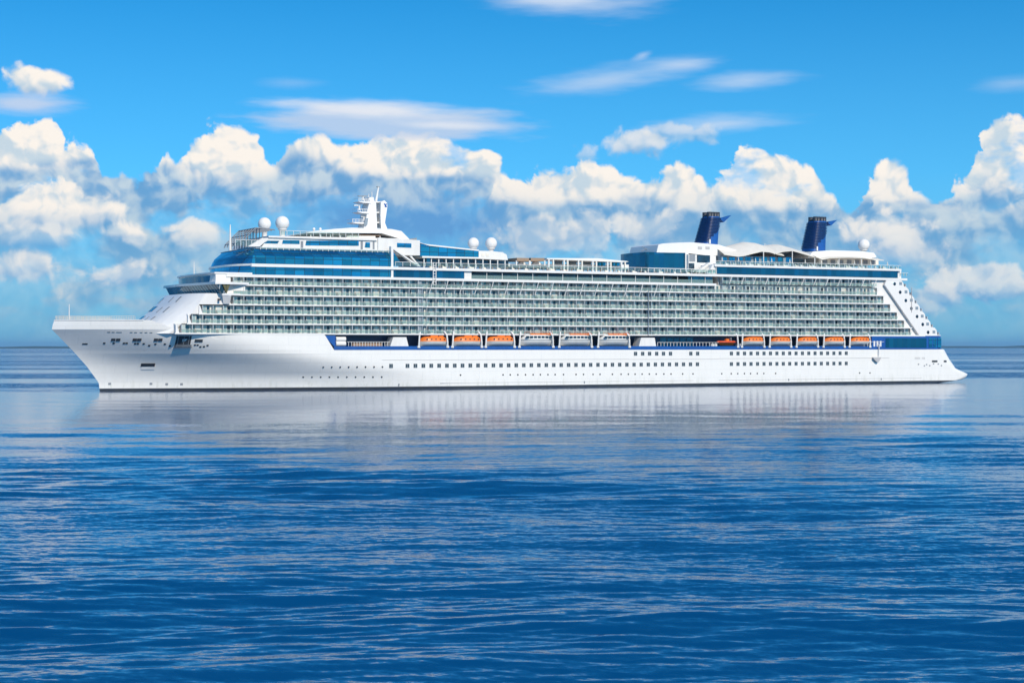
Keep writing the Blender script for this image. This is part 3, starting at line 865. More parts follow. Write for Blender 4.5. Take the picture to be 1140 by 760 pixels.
q = MB(); q.box(xb0 + 1.3, xbr + 5, -HB + 0.3, HB - 0.3, zb0, zb1); q.box(xb0 + 1.3, xbr - .7, -WY + .65, WY - .65, zb0, zb1 ); q.build('bridge_house', WHITE2, bro)
q = MB()     # bracket carrying the wing
for sg in (-1, 1):
    q.plate([(xb0 + 1.2, sg * (HB - 0.1)), (LX(256), sg * (HB - 0.1)), (LX(256), sg * (HB - 2)), (xb0 + 1.2, sg * (HB - 2))], 24.5, zb0 - 0.55, 0,
            [(xb0 + 0.5, sg * (WY - 0.6)), (LX(256), sg * (WY - 0.6)), (LX(256), sg * (HB - 2)), (xb0 + 0.5, sg * (HB - 2))])
q.build('wing_bracket', WHITE, bro)
mark('wing_light', 243.5, 333.5, 0.6, 0.6, DARK, 0.9)
# deck above the bridge: dark blue front windows between white corners
z30, z31 = LZ(248, 306.4), LZ(248, 303.3)
ub = MB(); section(ub, LX(240.5), LX(240.5), 1.2, 1.2, HB - 0.3, LX(257), zb2, z31)
ubo = ub.build('upper_front', WHITE, ship)
q = MB(); section(q, LX(239.6), LX(239.4), 1.25, 1.25, HB - 2.2, LX(241), zb2 + 0.05, z30); q.build('front_window_band', GLASS_NAVY, ubo)
q = MB(); section(q, LX(239), LX(239), 1.4, 1.4, HB - 0.1, LX(281), z31 - 0.35, z31 + 0.1); q.build('terrace_deck', WHITE, ubo)

# ------------------------------------------------------------------ glass lounge and observation decks
GY = HB - 0.7
A0, BZ, CZ = DK[6] + 0.2, DK[7], LZ(400, 277.6)
lg = MB()
section(lg, LX(280.5), LX(281.0), 4.2, 4.0, GY, LX(436), A0 + 0.02, BZ + 0.0)
section(lg, LX(281.0), LX(282.5), 4.0, 2.8, GY, LX(436), BZ + 0.0, BZ + 2.6)
section(lg, LX(282.5), LX(287), 2.8, 1.0, GY, LX(436), BZ + 2.6, CZ - 0.4, 0, GY - 1.6)
lgo = lg.build('observation_lounge', GLASS_BLUE, ship)
q = MB(); section(q, LX(281) - .3, LX(281) - .3, 4.05, 4.05, GY + 0.12, LX(438), BZ - 0.25, BZ + 0.3); q.build('lounge_belt', WHITE, lgo)
q = MB(); section(q, LX(287.5), LX(287.5), 1.0, 1.0, GY - 1.4, LX(438), CZ - 0.42, CZ - 0.1); q.build('lounge_roof', GREYBLUE, lgo)
q = MB(); x = LX(436); q.box(x, x + 0.7, -GY - 0.35, -GY + 1.2, A0, LZ(435, 274)); q.build('white_upright', WHITE, lgo)
# sloping end of the glass and the stair behind it
q = MB(); q.prism([at(438, 279), at(450, 296), at(438, 296)], -GY, -GY + 0.5); q.build('sloping_pane', GLASS_BLUE, lgo)
q = MB(); q.prism([at(438, 276), at(440.5, 276), at(470, 296), at(467, 296)], -GY + 0.7, -GY + 2.2); q.build('stair', WHITE2, ship)
q = MB(); q.prism([at(459, 281), at(461, 281), at(474, 296), at(472, 296)], -GY + 3, -GY + 4); q.build('stair', WHITE2, ship)
# glass screens along the promenade between the two white bands
q = MB(); q.box(LX(437), LX(518), -GY + 0.1, -GY + 0.5, A0, BZ - 0.55); q.box(LX(437), LX(518), -GY + 0.6, GY - 0.6, A0, BZ - 0.4); q.build('promenade_glass', GLASS_NAVY, ship)
q = MB(); q.box(LX(518), LX(525.5), -GY - 0.05, -GY + 2, A0, BZ - 0.5); q.build('white_locker', WHITE2, ship)
x = LX(525.5)
q = MB(); q.box(x, LX(800), -GY + 5.0, GY - 5, A0, BZ - 0.4); q.build('promenade_house', GLASS_DARK, ship)
k = 0
while x < LX(795):
    q = MB(); q.box(x, x + 0.14, -GY, -GY + 0.14, A0, BZ - 0.5); q.build('promenade_post', WHITE2, ship)
    x += 5.2
q = MB(); q.box(LX(526), LX(795), -GY + 0.02, -GY + 0.06, A0 + 0.05, A0 + 1.15); q.build('glass_screen', RAILG, ship)
q = MB(); q.box(LX(768), LX(795), -GY + 0.3, -GY + 0.4, A0, BZ - .5); q.build('teal_screen', GLASS_TEAL, ship)
# crane post beside the lounge
q = MB(); x = LX(483.5)
q.box(x - 0.55, x - 0.35, -HB - 0.3, -HB - 0.1, LZ(483, 317), LZ(483, 292)); q.box(x + 0.35, x + 0.55, -HB - 0.3, -HB - 0.1, LZ(483, 317), LZ(483, 292))
for i in range(8): q.box(x - .35, x + .35, -HB - 0.27, -HB - 0.13, LZ(483, 317) + i * 0.8, LZ(483, 317) + i * 0.8 + 0.14)
q.build('side_ladder', WHITE2, ship)
def railing(px0, px1, py_top, py_bot, ly, step=2.2, name='deck_railing', glassy=True, pr=0.055):
    q = MB(); x0, zt = at(px0, py_top, ly); x1, _ = at(px1, py_top, ly); zb = LZ(px0, py_bot, ly)
    x = x0
    while x <= x1:
        q.box(x - pr, x + pr, ly - pr, ly + pr, zb, zt, 0); x += step
    q.box(x0, x1, ly - pr, ly + pr, zt - 2 * pr, zt, 0)
    if glassy: q.box(x0, x1, ly + pr, ly + pr + 0.03, zb + .1, zt - .15, 1)
    return q.build(name, [WHITE2, RAILC], ship)
zC = BZ + 0.3
def slab(px0, px1, py, ly0, ly1, th=0.5, name='roof_slab', m=WHITE):
    x0, z = at(px0, py, ly0); x1, _ = at(px1, py, ly0)
    q = MB(); q.box(x0, x1, ly0, ly1, z - th, z); return q.build(name, m, ship)
def block(poly, ly0, ly1, name, m, parent=None):
    q = MB(); q.prism([at(a, b, ly0) for a, b in poly], ly0, ly1); return q.build(name, m, parent or ship)
# white deckhouse on the lounge roof
DH = -14.5
dh = block([(288, 280), (447, 284), (447, 265.5), (303, 262.5), (299, 263.5)], DH, 14, 'deckhouse', WHITE2)
for a, b, t0, t1 in ((297, 311, 267.8, 270.8), (314, 333.5, 267.2, 271.3), (340, 399.5, 267.8, 273.2), (406, 412, 269.6, 275.4)):
    block([(a - 3.5 if a < 300 else a, t1), (b - 2 if a < 300 else b, t1 + 0.4), (b, t0 + 0.3), (a + 1, t0)], DH - 0.08, DH + 0.2, 'deckhouse_window', GLASS_BLUE, dh)
for a, b in ((334.8, 337.6), (401.5, 404), (415, 417), (427, 429.5)):
    block([(a, 277.5), (b, 277.5), (b, 268.5), (a, 268.5)], DH - 0.06, DH + 0.2, 'deckhouse_door', GREY, dh)
railing(290, 434, 271.5 + 3.2, 277.8, -GY + 0.4, 1.7)
slab(299, 420, 262.4, DH - 0.5, 14, 0.5, 'sun_deck', WHITE2)
railing(312, 400, 256.3, 262, DH - 0.2, 2.0)
# front pergola frame over the sun deck
pg = MB()
for ly in (-13.5, -11, -8.5, -6, -3.5, -1, 1.5):
    p = [at(a, b, -13.5) for a, b in ((268, 273), (269, 269.5), (284.5, 253.8), (292, 253.8), (306, 256))]
    for u, v in zip(p[:-1], p[1:]): pg.tube((u[0], ly, u[1]), (v[0], ly, v[1]), 0.17, n=6)
    for a_, b_ in ((284.5, 253.8), (292, 253.8), (276, 262)):
        u = at(a_, b_, -13.5); pg.tube((u[0], ly, u[1]), (u[0], ly, CZ), 0.12, n=6)
for a_, b_ in ((269, 269.5), (277, 261.3), (284.5, 253.8), (292, 253.8)):
    u = at(a_, b_, -13.5); pg.tube((u[0], -13.5, u[1]), (u[0], 1.5, u[1]), 0.14, n=6)
pg.build('pergola_frame', GREY, ship)
block([(276, 274.5), (289, 274.5), (300, 265), (292, 265)], -14.6, -13, 'white_stair', WHITE2)
railing(262, 290, 266.5, 273.8, -14, 1.6)
q = MB(); x, z = at(256.3, 272, -6); q.tube((x, -6, CZ - 0.6), (x, -6, LZ(256, 250, -6)), 0.42, 0.14, 10); q.build('whip_aerial', WHITE2, ship)
q = MB(); x, z = at(216, 303, -6); q.tube((x, -6, z31), (x, -6, LZ(216, 291, -6)), 0.16, 0.06, 8); q.build('whip_aerial', WHITE2, ship)
RADW = mat('radome_white', (0.82, 0.79, 0.75), 0.4, vary=(0.77, 0.74, 0.70))
def radome(px, py, rpx, ly, zbase_py, ped=0.62):
    x, z = at(px, py, ly); sc = FPX / (ORG[1] - 0 + ly * DX + x * DY); r = rpx / sc
    q = MB()
    n = 14; prof = [(max(0.01, r * math.sin(math.pi * i / n)), -r * math.cos(math.pi * i / n)) for i in range(n + 1)]
    q.lathe(prof, (x, ly, z), 24)
    o = q.build('radome', RADW, ship)
    zb = LZ(px, zbase_py, ly)
    q = MB(); q.lathe([(r * .62, -r * .7), (r * .66, -r * .98), (r * ped * .7, -r * 1.02), (r * ped * .6, zb - z)], (x, ly, z), 16); q.build('radome_pedestal', WHITE2, o)
    return o
radome(294.5, 249.3, 7.3, 4, 264)
radome(314.3, 248.3, 7.8, -9, 264)
radome(527, 270.8, 6.4, 2, 280)
radome(546.8, 270.8, 6.6, -7, 280)
radome(961.6, 272.6, 6.6, 0, 282)
for px, py in ((349.5, 255), (356.5, 255)): radome(px, py, 1.6, -8, 258)
# canopy roof with brown soffit, open sides
cn = block([(341, 259.5), (346, 257.4), (372, 254.8), (392, 253.4), (436, 255), (447, 257.2), (456, 266.5), (448, 266.5), (425, 259.6)], -12, 12, 'canopy_roof', WHITE)
q = MB(); x0, z0 = at(344, 259.7, -11.5); x1, z1 = at(424, 260, -11.5); q.box(x0, x1, -11.6, 11.6, z0 - 0.15, z0 - 0.02); q.build('canopy_soffit', BROWN, cn)
q = MB()
for px in np.arange(346, 430, 11):
    x = LX(px, -11.3); q.box(x - .12, x + .12, -11.4, -11.1, LZ(px, 266, -11.3), z0)
q.build('canopy_post', WHITE2, cn)
block([(343, 266), (424, 266), (424, 260.3), (343, 260.3)], -6, 6, 'canopy_back_wall', BROWN, cn)
block([(386, 266), (418, 266), (418, 262.6), (386, 262.6)], -12.2, -11.9, 'bar_front', CREAM, cn)
hr = block([(421, 283.5), (467.5, 284.3), (467.5, 267.5), (421, 264.5)], -15, 12, 'deckhouse', WHITE2)
block([(442, 275.2), (458, 275.8), (458, 271), (442, 270.4)], -15.08, -14.8, 'deckhouse_window', GLASS_BLUE, hr)
block([(445, 268), (464, 269), (464, 264.7), (456, 266)], -10, -4, 'roof_ventilator', GREY)

# mast tower with radar platforms
MY = 0.0
mo = block([(404, 258), (420, 258), (418.8, 226), (412, 222.5), (409.5, 232), (407.5, 244)], -3.2, 2.0, 'mast', WHITE)
block([(424.5, 258), (432.5, 258), (428.6, 248), (431.3, 230), (431, 226), (428, 223), (424, 224.6), (423.5, 240)], -3.2, 2.0, 'mast_leg', WHITE, mo)
block([(418, 258), (426, 258), (426, 253.5), (418, 253.5)], -2.6, 1.6, 'mast_base', GREYBLUE, mo)
for a, b, y, t, rb_ in ((392.5, 409.5, 247.6, 1.2, 407), (398.5, 411, 236.0, 1.3, 409), (399.5, 413, 224.6, 1.2, 411)):
    block([(a, y), (a + 5, y + t), (b, y + t * 1.6), (b, y - 0.4), (a, y - 0.4)], -3.4, 1.4, 'mast_platform', WHITE, mo)
    q = MB(); x0, z = at(a, y - 0.4, -3.4); x1, _ = at(rb_, y, -3.4); zt = LZ(a, y - 4.0, -3.4)
    for i in range(5):
        x = x0 + (x1 - x0) * i / 4; q.box(x - .05, x + .05, -3.4, -3.3, z, zt)
    q.box(x0, x1, -3.4, -3.3, zt - .1, zt); q.box(x0, x1, -3.4, -3.3, (z + zt) / 2, (z + zt) / 2 + .08); q.box(x0, x0 + .1, -3.4, 1.4, zt - .1, zt)
    q.build('platform_rail', WHITE2, mo)
for a, b, y in ((416, 426, 236.2), (414, 428.5, 224.6), (416, 425, 247.4)):
    block([(a, y + 1), (b, y + 1), (b, y - 0.4), (a, y - 0.4)], -2.2, 1.2, 'mast_bridge', WHITE, mo)
block([(409, 224.8), (417, 224.8), (416, 219.5), (411.5, 219.5)], -2.0, 1.2, 'mast_house', WHITE2, mo)
block([(405, 250.5), (409, 250.5), (410, 243), (407, 243)], -3.9, -3.2, 'mast_ladder', GREYBLUE, mo)
q = MB(); (x0, z0), (x1, z1) = at(418.6, 224, 0), at(421.4, 208, 0); q.tube((x0, 0, z0), (x1, 0, z1), 0.42, 0.22, 8); q.build('top_mast', WHITE, mo)
q = MB(); x0, z0 = at(421.3, 208.2, 0); q.box(x0 - .55, x0 + .3, -.2, .2, z0 - .15, z0 + .2); q.build('masthead_light', GREY, mo)
for px, y0, y1 in ((414, 224, 213.5), (406, 224, 217.5), (410.5, 224, 216)):
    q = MB(); x0, z0 = at(px, y0, -1); q.tube((x0, -1, z0), (x0, -1, LZ(px, y1, -1)), 0.16, 0.12, 6); q.build('short_aerial', WHITE2, mo)
for a, b, y in ((399, 409, 218.3), (394.4, 402, 228.6), (402, 408, 241)):
    block([(a, y + 0.5), (b, y + 0.5), (b, y - 0.5), (a, y - 0.5)], -2.2, -1.6, 'radar_arm', GREY if y < 220 else WHITE2, mo)
for px, y0, y1 in ((404, 223, 218), (400, 234, 228.6), (405, 246, 241)):
    q = MB(); x0, z0 = at(px, y0, -1.9); q.tube((x0, -1.9, z0), (x0, -1.9, LZ(px, y1, -1.9)), 0.25, n=8); q.build('radar_pedestal', WHITE2, mo)
# the slanted emblem on the mast leg: two crossing navy strokes
q = MB()
q.prism([at(a, b, -3.2) for a, b in ((427.2, 226.8), (428.4, 226.4), (430.9, 230.4), (429.6, 230.8))], -3.3, -3.18)
q.prism([at(a, b, -3.2) for a, b in ((429.9, 226.6), (430.7, 227.0), (428.8, 230.6), (428.1, 230.2))], -3.36, -3.17)
q.build('mast_emblem', NAVY, mo)

# ------------------------------------------------------------------ middle of the upper decks
# slanted blue house with white roof and rounded aft end
sh = block([(467.5, 285), (533, 286.6), (533, 279.6), (478, 273.8), (467.5, 270.6)], -12.5, 12, 'slanted_glass_house', GLASS_BLUE)
block([(467.5, 270.4), (478, 273.6), (533, 279.4), (533, 278), (472, 271.4), (467.5, 269.8)], -12.9, 12.4, 'house_roof', WHITE, sh)
block([(470, 286.9), (536, 288), (536, 286.4), (470, 285.0)], -12.9, 12.4, 'house_sill', WHITE, sh)
he = block([(533, 288), (565.5, 289.5), (564, 283.5), (559.5, 280.8), (545, 279.4), (533, 279.2)], -12.6, 12, 'white_house_end', WHITE2)
for a in (536, 541): block([(a, 285.4), (a + 3.4, 285.5), (a + 3.4, 282.2), (a, 282)], -12.7, -12.4, 'vent_grille', CREAM, he)
block([(470, 296.5), (566, 297.5), (566, 288.6), (470, 287)], -9, 9, 'pool_house_wall', GLASS_DARK)
block([(474, 296), (479, 296), (479, 282), (476, 282)], -12, -11, 'glass_edge', GLASS_TEAL)
q = MB()
for px in np.arange(472, 566, 8.2):
    x = LX(px, -12.2); q.box(x - .13, x + .13, -12.3, -12.0, zC, LZ(px, 286.5, -12.2))
q.build('house_column', WHITE2, ship)
railing(440, 797, 291.2, 296.0, -HB + 0.5, 2.4)
# ragged furniture of the pool deck behind the railing
for k in range(64):
    px = 480 + k * 5.0 + rng.uniform(-1.5, 1.5)
    if px > 786: break
    ly = rng.uniform(-15.5, -10); x = LX(px, ly); w = rng.uniform(0.3, 0.9); h = rng.uniform(0.7, 1.7)
    q = MB()
    if k % 3 == 0:
        q.prism([(x - w, zC), (x + w, zC), (x + w, zC + 0.45), (x + w * .2, zC + 0.5), (x - w, zC + 0.45 + h * .4)], ly - .35, ly + .35)
        q.build('sun_lounger', [CREAM, WHITE2, GREYBLUE][k % 3], ship)
    else:
        q.box(x - .05, x + .05, ly - .05, ly + .05, zC, zC + 1.0); q.box(x - w * .7, x + w * .7, ly - .4, ly + .4, zC + .9, zC + 1.0)
        q.box(x - w * 1.1, x - w * .8, ly - .25, ly + .25, zC, zC + .95)
        q.build('deck_table', [WHITE2, GREY, BROWN][k % 3], ship)
# two brown sun shades and the white pergola row over the pool
for a, b in ((575.5, 589), (591, 606)):
    o = block([(a, 290.6), (b, 290.8), (b, 287.2), (a, 287)], -12.5, -6, 'brown_sunshade', BROWN)
    block([(a - 1, 295.8), (a + .2, 295.8), (a + .2, 290), (a - 1, 290)], -12.3, -12, 'sunshade_post', WHITE2, o)
    block([(b, 295.8), (b + 1.2, 295.8), (b + 1.2, 290), (b, 290)], -12.3, -12, 'sunshade_post', WHITE2, o)
    block([(a + 1, 294.5), (b - 2, 294.6), (b - 6, 291.6), (a + 4, 291.4)], -9, -8, 'sunshade_curtain', WHITE2, o)
po = block([(609, 287.3), (664, 287.4), (698, 290.6), (700, 291.4), (690, 291.8), (609, 288.4)], -13, -2, 'pergola_roof', WHITE)
k = 0
for px in (611, 616, 628, 632, 644, 648, 660, 664, 676.5, 680, 692, 696):
    q = MB(); x = LX(px, -12.8); q.box(x - .22, x + .22, -12.9, -12.4, zC, LZ(px, 288.4 + max(0, px - 664) * .09, -12.8)); q.build('pergola_post', [WHITE2, CREAM][k % 2], po); k += 1
for a, b in ((618, 626), (634, 642), (650, 658)):
    block([(a, 296), (b, 296), (b, 290.5), (a, 290)], -7, -6.5, 'pergola_back_panel', GREYBLUE, po)
for a, b in ((663, 674), (681, 690)):
    block([(a, 296), (b, 296), (b, 291.5), (a, 291.2)], -10, -9.7, 'pergola_window', GLASS_BLUE, po)
block([(566, 297), (700, 299), (700, 294.6), (566, 293.6)], -8, 8, 'pool_structure', WHITE2)

# ------------------------------------------------------------------ aft glass house, funnels and canopies
ag = MB(); AY = 8.5
xa = LX(721, -AY); za0, za1 = zC - 0.2, LZ(740, 281, -AY)
section(ag, xa, xa, 1.0, 1.0, AY, LX(763, -AY), za0, za1)
ago = ag.build('aft_glass_house', GLASS_NAVY, ship)
ah = block([(731, 281), (733, 272.5), (738, 271), (748, 270.4), (768, 269.6), (800, 272.3), (820, 278.5), (820, 284.2), (790, 284.6), (764, 281.5)], -AY - 0.2, AY, 'aft_deckhouse', WHITE)
q = MB()
for (a, b), (c_, d) in (((713.5, 279.5), (729, 274.0)), ((714.5, 274.5), (724, 280)), ((727, 279.8), (728, 273))):
    (x0, z0), (x1, z1) = at(a, b, -2), at(c_, d, -2); q.tube((x0, -2, z0), (x1, -2, z1), .12, n=5)
q.build('roof_frame', GREY, ah)
for a in (777, 785.5): block([(a, 277.4), (a + 4.6, 277.6), (a + 4.6, 274.6), (a, 274.4)], -AY - .28, -AY, 'vent_grille', LINE, ah)
block([(763, 301.5), (766.5, 301.5), (766.5, 281.6), (763, 281.4)], -AY - .3, -AY + 1, 'glass_house_post', WHITE2, ago)
block([(766.5, 301.5), (797, 303), (797, 284.8), (766.5, 283)], -10, 10, 'lift_house', WHITE2)
block([(767.5, 291), (774, 291), (774, 283.5), (767.5, 283.3)], -10.1, -9.8, 'lift_grille', GREY)
block([(776, 292), (790.5, 292.6), (790.5, 284.2), (776, 283.7)], -10.1, -9.8, 'lift_window', GLASS_DARK)
block([(767, 301), (773, 301), (773, 293), (767, 293)], -10.1, -9.8, 'lift_window', GLASS_DARK)
block([(774, 303), (780, 303), (794, 292), (790, 292)], -14.5, -13, 'aft_stair', WHITE2)
block([(782, 303), (785, 303), (797, 294), (794, 294)], -16.5, -15, 'aft_stair', CREAM)
block([(788, 304.5), (798, 305), (798, 293), (793, 295)], -GY, -GY + 2, 'stair_wall', WHITE2)
railing(722, 796, 298.4, 302.9, -HB + 0.5, 2.0)
# navy glass band on the aft side between its two white bands
XA0, XA1 = LX(797.5), LX(1001)
q = MB(); q.box(XA0, XA1, -GY, GY, BZ + 0.32, DK[8] - 0.55); q.build('navy_glass_band', GLASS_NAVY, ship)
q = MB(); q.box(XA0 - .5, LX(1004), -HB + 0.2, HB - 0.2, DK[8] - 0.55, DK[8] + 0.15); q.build('band_cornice', WHITE, ship)
q = MB(); q.box(XA1 + 0.1, XA1 + 1.8, -GY + 0.4, GY - .4, BZ + .3, DK[8] - .5); q.build('band_end', WHITE2, ship)
zD = DK[8] + 0.15
railing(797, 1003, LZ and 290.0, 294.2, -HB + 0.5, 1.9)
# people-sized clutter on the aft sun deck: folded parasols and loungers
for k in range(44):
    px = 800 + k * 4.6 + rng.uniform(-1.2, 1.2)
    if px > 1000: break
    ly = rng.uniform(-16.5, -13); x = LX(px, ly)
    q = MB()
    if k % 4 == 1:
        q.lathe([(.06, 0), (.06, 1.2), (.28, 1.3), (.05, 2.6)], (x, ly, zD), 8); q.build('folded_parasol', [WHITE2, CREAM][k % 2], ship)
    else:
        w = rng.uniform(.5, .9)
        q.prism([(x - w, zD), (x + w, zD), (x + w, zD + .4), (x, zD + .45), (x - w, zD + 1.0)], ly - .35, ly + .35); q.build('sun_lounger', [GREYBLUE, CREAM, WHITE2][k % 3], ship)
railing(1003, 1011, 303.5, 307, -HB + 0.5, 1.2)
# back wall of the aft sun deck with dark openings
block([(800, 294), (880, 294.4), (880, 287), (800, 283.5)], -9.5, 9, 'sun_deck_house', GREYBLUE)
for a in range(803, 880, 9):
    block([(a, 293.6), (a + 6, 293.6), (a + 6, 286.4), (a, 286)], -9.6, -9.4, 'sun_deck_window', [GLASS_DARK, GLASS_TEAL, GLASS_BLUE][a % 3])
def funnel(base, tip_l, tip_r, ly0, ly1, fin):
    """base = (px left, px right, py); slightly raked, louvred forward part, smooth aft part, pipes and a fin on top"""
    bl_, br_, by_l, by_r = base
    hw = (ly1 - ly0) / 2; cy = (ly0 + ly1) / 2
    def ring(t, n=28, e=0.0):
        x0, z0 = at(bl_, by_l, ly0); x1, z1 = at(br_, by_r, ly0)
        X0, Z0 = at(*tip_l, ly0); X1, Z1 = at(*tip_r, ly0)
        a, za = x0 + (X0 - x0) * t, z0 + (Z0 - z0) * t
        b, zb = x1 + (X1 - x1) * t, z1 + (Z1 - z1) * t
        w = hw * (1 - 0.22 * t)
        r = []
        for i in range(n):
            th = 2 * math.pi * i / n; cs, sn = math.cos(th), math.sin(th)
            u = math.copysign(abs(cs) ** 0.55, cs); v = math.copysign(abs(sn) ** 0.55, sn)
            f = (u + 1) / 2
            r.append((a - e + (b - a + 2 * e) * f, cy + v * (w + e), za + (zb - za) * f))
        return r
    m = MB(); N = 28; rings = [ring(k / 8) for k in range(9)]
    m.grid([r + [r[0]] for r in rings], 0, True, flip=False)
    m.add(rings[-1], [tuple(range(N))], 0)
    fo = m.build('funnel', NAVY, ship)
    # louvre blades wrap the forward part; their aft ends follow a curve
    for k in range(17):
        t = 0.10 + k * 0.052
        if t > 0.97: break
        r = ring(t, 48, 0.34); r2 = ring(t + 0.026, 48, 0.34); r0 = ring(t, 48, -0.1); r3 = ring(t + 0.026, 48, -0.1)
        lim = -0.75 + 1.62 * min(1.0, (t / 0.62)) ** 0.9
        q = MB(); seq = [i for i in range(48) if math.copysign(abs(math.cos(2 * math.pi * i / 48)) ** .55, math.cos(2 * math.pi * i / 48)) < lim]
        if len(seq) < 3: continue
        for i in seq:
            j = (i + 1) % 48
            if j not in seq: continue
            q.add([r0[i], r0[j], r[j], r[i], r3[i], r3[j], r2[j], r2[i]], [(0,1,2,3), (7,6,5,4), (3,2,6,7), (0,4,5,1), (0,3,7,4), (1,5,6,2)])
        q.build('funnel_louvre', NAVYD, fo)
    top = ring(1.0)
    x0, x1 = min(p[0] for p in top), max(p[0] for p in top); zt = sum(p[2] for p in top) / len(top)
    for i in range(4):
        for yy in (-1, 1):
            x = x0 + (x1 - x0) * (0.16 + 0.225 * i + (0.05 if i > 1 else 0)); q = MB()
            q.lathe([(0.82, -0.3), (0.82, 1.5), (0.7, 1.5), (0.7, 0.9), (0.01, 0.9)], (x, cy + yy * hw * .36, zt), 14)
            q.build('exhaust_pipe', BOOT, fo)
    q = MB(); (xa_, za_), (xb_, zb_) = at(fin[0], fin[1], cy), at(fin[2], fin[3], cy)
    q.prism([(xa_, za_), (xa_, za_ + .5), (xb_, zb_ + .1), (xb_ - .6, zb_ - .25), (xa_ + 1.2, za_ - .8)], cy - hw * .3, cy + hw * .3); q.build('funnel_fin', NAVY, fo)
    x, z = at(bl_ + 5.5, by_l - 2.6, ly0 - .1); q = MB(); q.box(x - .25, x + .25, ly0 - .35, ly0 + .6, z - .7, z + .7); q.build('funnel_lamp', WHITE2, fo)
    return fo
funnel((784.5, 801.8, 271.3, 273.2), (792.2, 240.4), (804.6, 240.9), -5.0, 2.5, (800.5, 244.8, 812.5, 240.2))
funnel((904, 921.8, 279.3, 280), (910.4, 245.6), (923.6, 246), -5.0, 2.5, (920, 248.6, 930, 245.6))
# tensile canopies aft: curved cream sheets on masts
def canopy(pts_top, ly0, ly1, sag, m=CREAM, th=0.18, name='tensile_canopy'):
    rows = []
    N = 10
    for j in range(N + 1):
        v = j / N
        rows.append([(at(a, b, ly0)[0], ly0 + (ly1 - ly0) * v, at(a, b, ly0)[1] + sag * math.sin(math.pi * v)) for a, b in pts_top])
    q = MB(); q.grid(rows, 0, True); q.grid([[(x, y, z - th) for x, y, z in r] for r in rows], 0, True, flip=True)
    for r in (rows[0], rows[-1]):
        q.grid([r, [(x, y, z - th) for x, y, z in r]], 0, False)
    return q.build(name, m, ship)
canopy([(806, 283.0), (814, 284.2), (822, 285.2), (829, 284.3), (838, 282.0), (848, 279.6), (857, 280.4), (866, 283.0), (873, 284.4)], -12.5, 9, 3.6)
canopy([(862, 282.6), (872, 279.8), (882, 278.8), (890, 281.0), (900, 284.0), (908, 286.2), (914, 287.4)], -12.5, 9, 2.6)
canopy([(908, 285.5), (916, 288.6), (924, 286.8), (945, 286.2), (962, 287.0), (975, 289.2), (984, 289.6)], -13, 10, 1.6)
block([(846, 288.5), (872, 288.5), (870, 284.4), (851, 281)], -6, 6, 'canopy_shaded_sheet', BROWN)  # dark brown block, its colour stands for the shade under the canopy
for px, y0 in ((850, 280.2), (882, 279.6), (907, 286), (914.5, 287), (934, 287), (959, 287.5)):
    q = MB(); x, z = at(px, y0, -12.4); q.tube((x, -12.4, zD), (x, -12.4, z), .16, n=8); q.build('canopy_mast', WHITE2, ship)
ao = block([(899, 287), (905, 280), (925, 278.6), (960, 279.6), (973, 281.4), (976, 286), (970, 287.5)], -10.5, 9, 'aft_roof_house', WHITE)
block([(912, 294), (978, 295), (978, 287.5), (912, 287.5)], -8, 8, 'aft_bar_wall', CREAM)
for a in range(916, 976, 9): block([(a, 294), (a + 5, 294), (a + 5, 289.4), (a, 289.2)], -8.1, -7.9, 'aft_bar_opening', GREY)
q = MB()
for px in (851, 852.5): x, z = at(px, 279, -2); q.tube((x, -2, z), (x, -2, z + 2.4), .08, n=5)
q.build('lightning_rod', WHITE2, ship)

# ------------------------------------------------------------------ stern: blue lounge, white blade, terraces
bo_ = MB(); xe = stern(Z_BUL) - 1.7
x9 = LX(970.5)
pl = [(x9, -HB - 0.02), (xe - 3.5, -HB - 0.02), (xe - 1.2, -HB + 0.7), (xe, -HB + 3), (xe, HB - 3), (xe - 1.2, HB - 0.7), (xe - 3.5, HB + .02), (x9, HB + .02)]
bo_.plate(pl, Z_STR, DK[0] + 0.05)
boo = bo_.build('blue_stern_lounge', NAVY, ship)
block([(986, 386.8), (1031.5, 386.9), (1031.5, 376.6), (986, 376.4)], -HB - .12, -HB + .3, 'lounge_window_band', GLASS_NAVY, boo)
for a in (1034, 1039, 1044): block([(a, 386.5), (a + 4, 386.5), (a + 4, 376.2), (a, 376.2)], -HB - .08, -HB + .4, 'lounge_window', GLASS_BLUE, boo)
for a in (972.5, 976, 979.5): block([(a, 385.6), (a + 1.8, 385.6), (a + 1.8, 379.5), (a, 379.5)], -HB - .1, -HB + .1, 'lounge_door', WHITE2, boo)
railing(962, 984, 380.2, 385.8, -HB - 0.1, 1.4, 'stern_railing', False)
q = MB()
q.plate([(x - 0.0, y * 1.0) for x, y in pl], DK[0] + 0.05, DK[0] + 0.3); q.build('stern_deck', WHITE, ship)
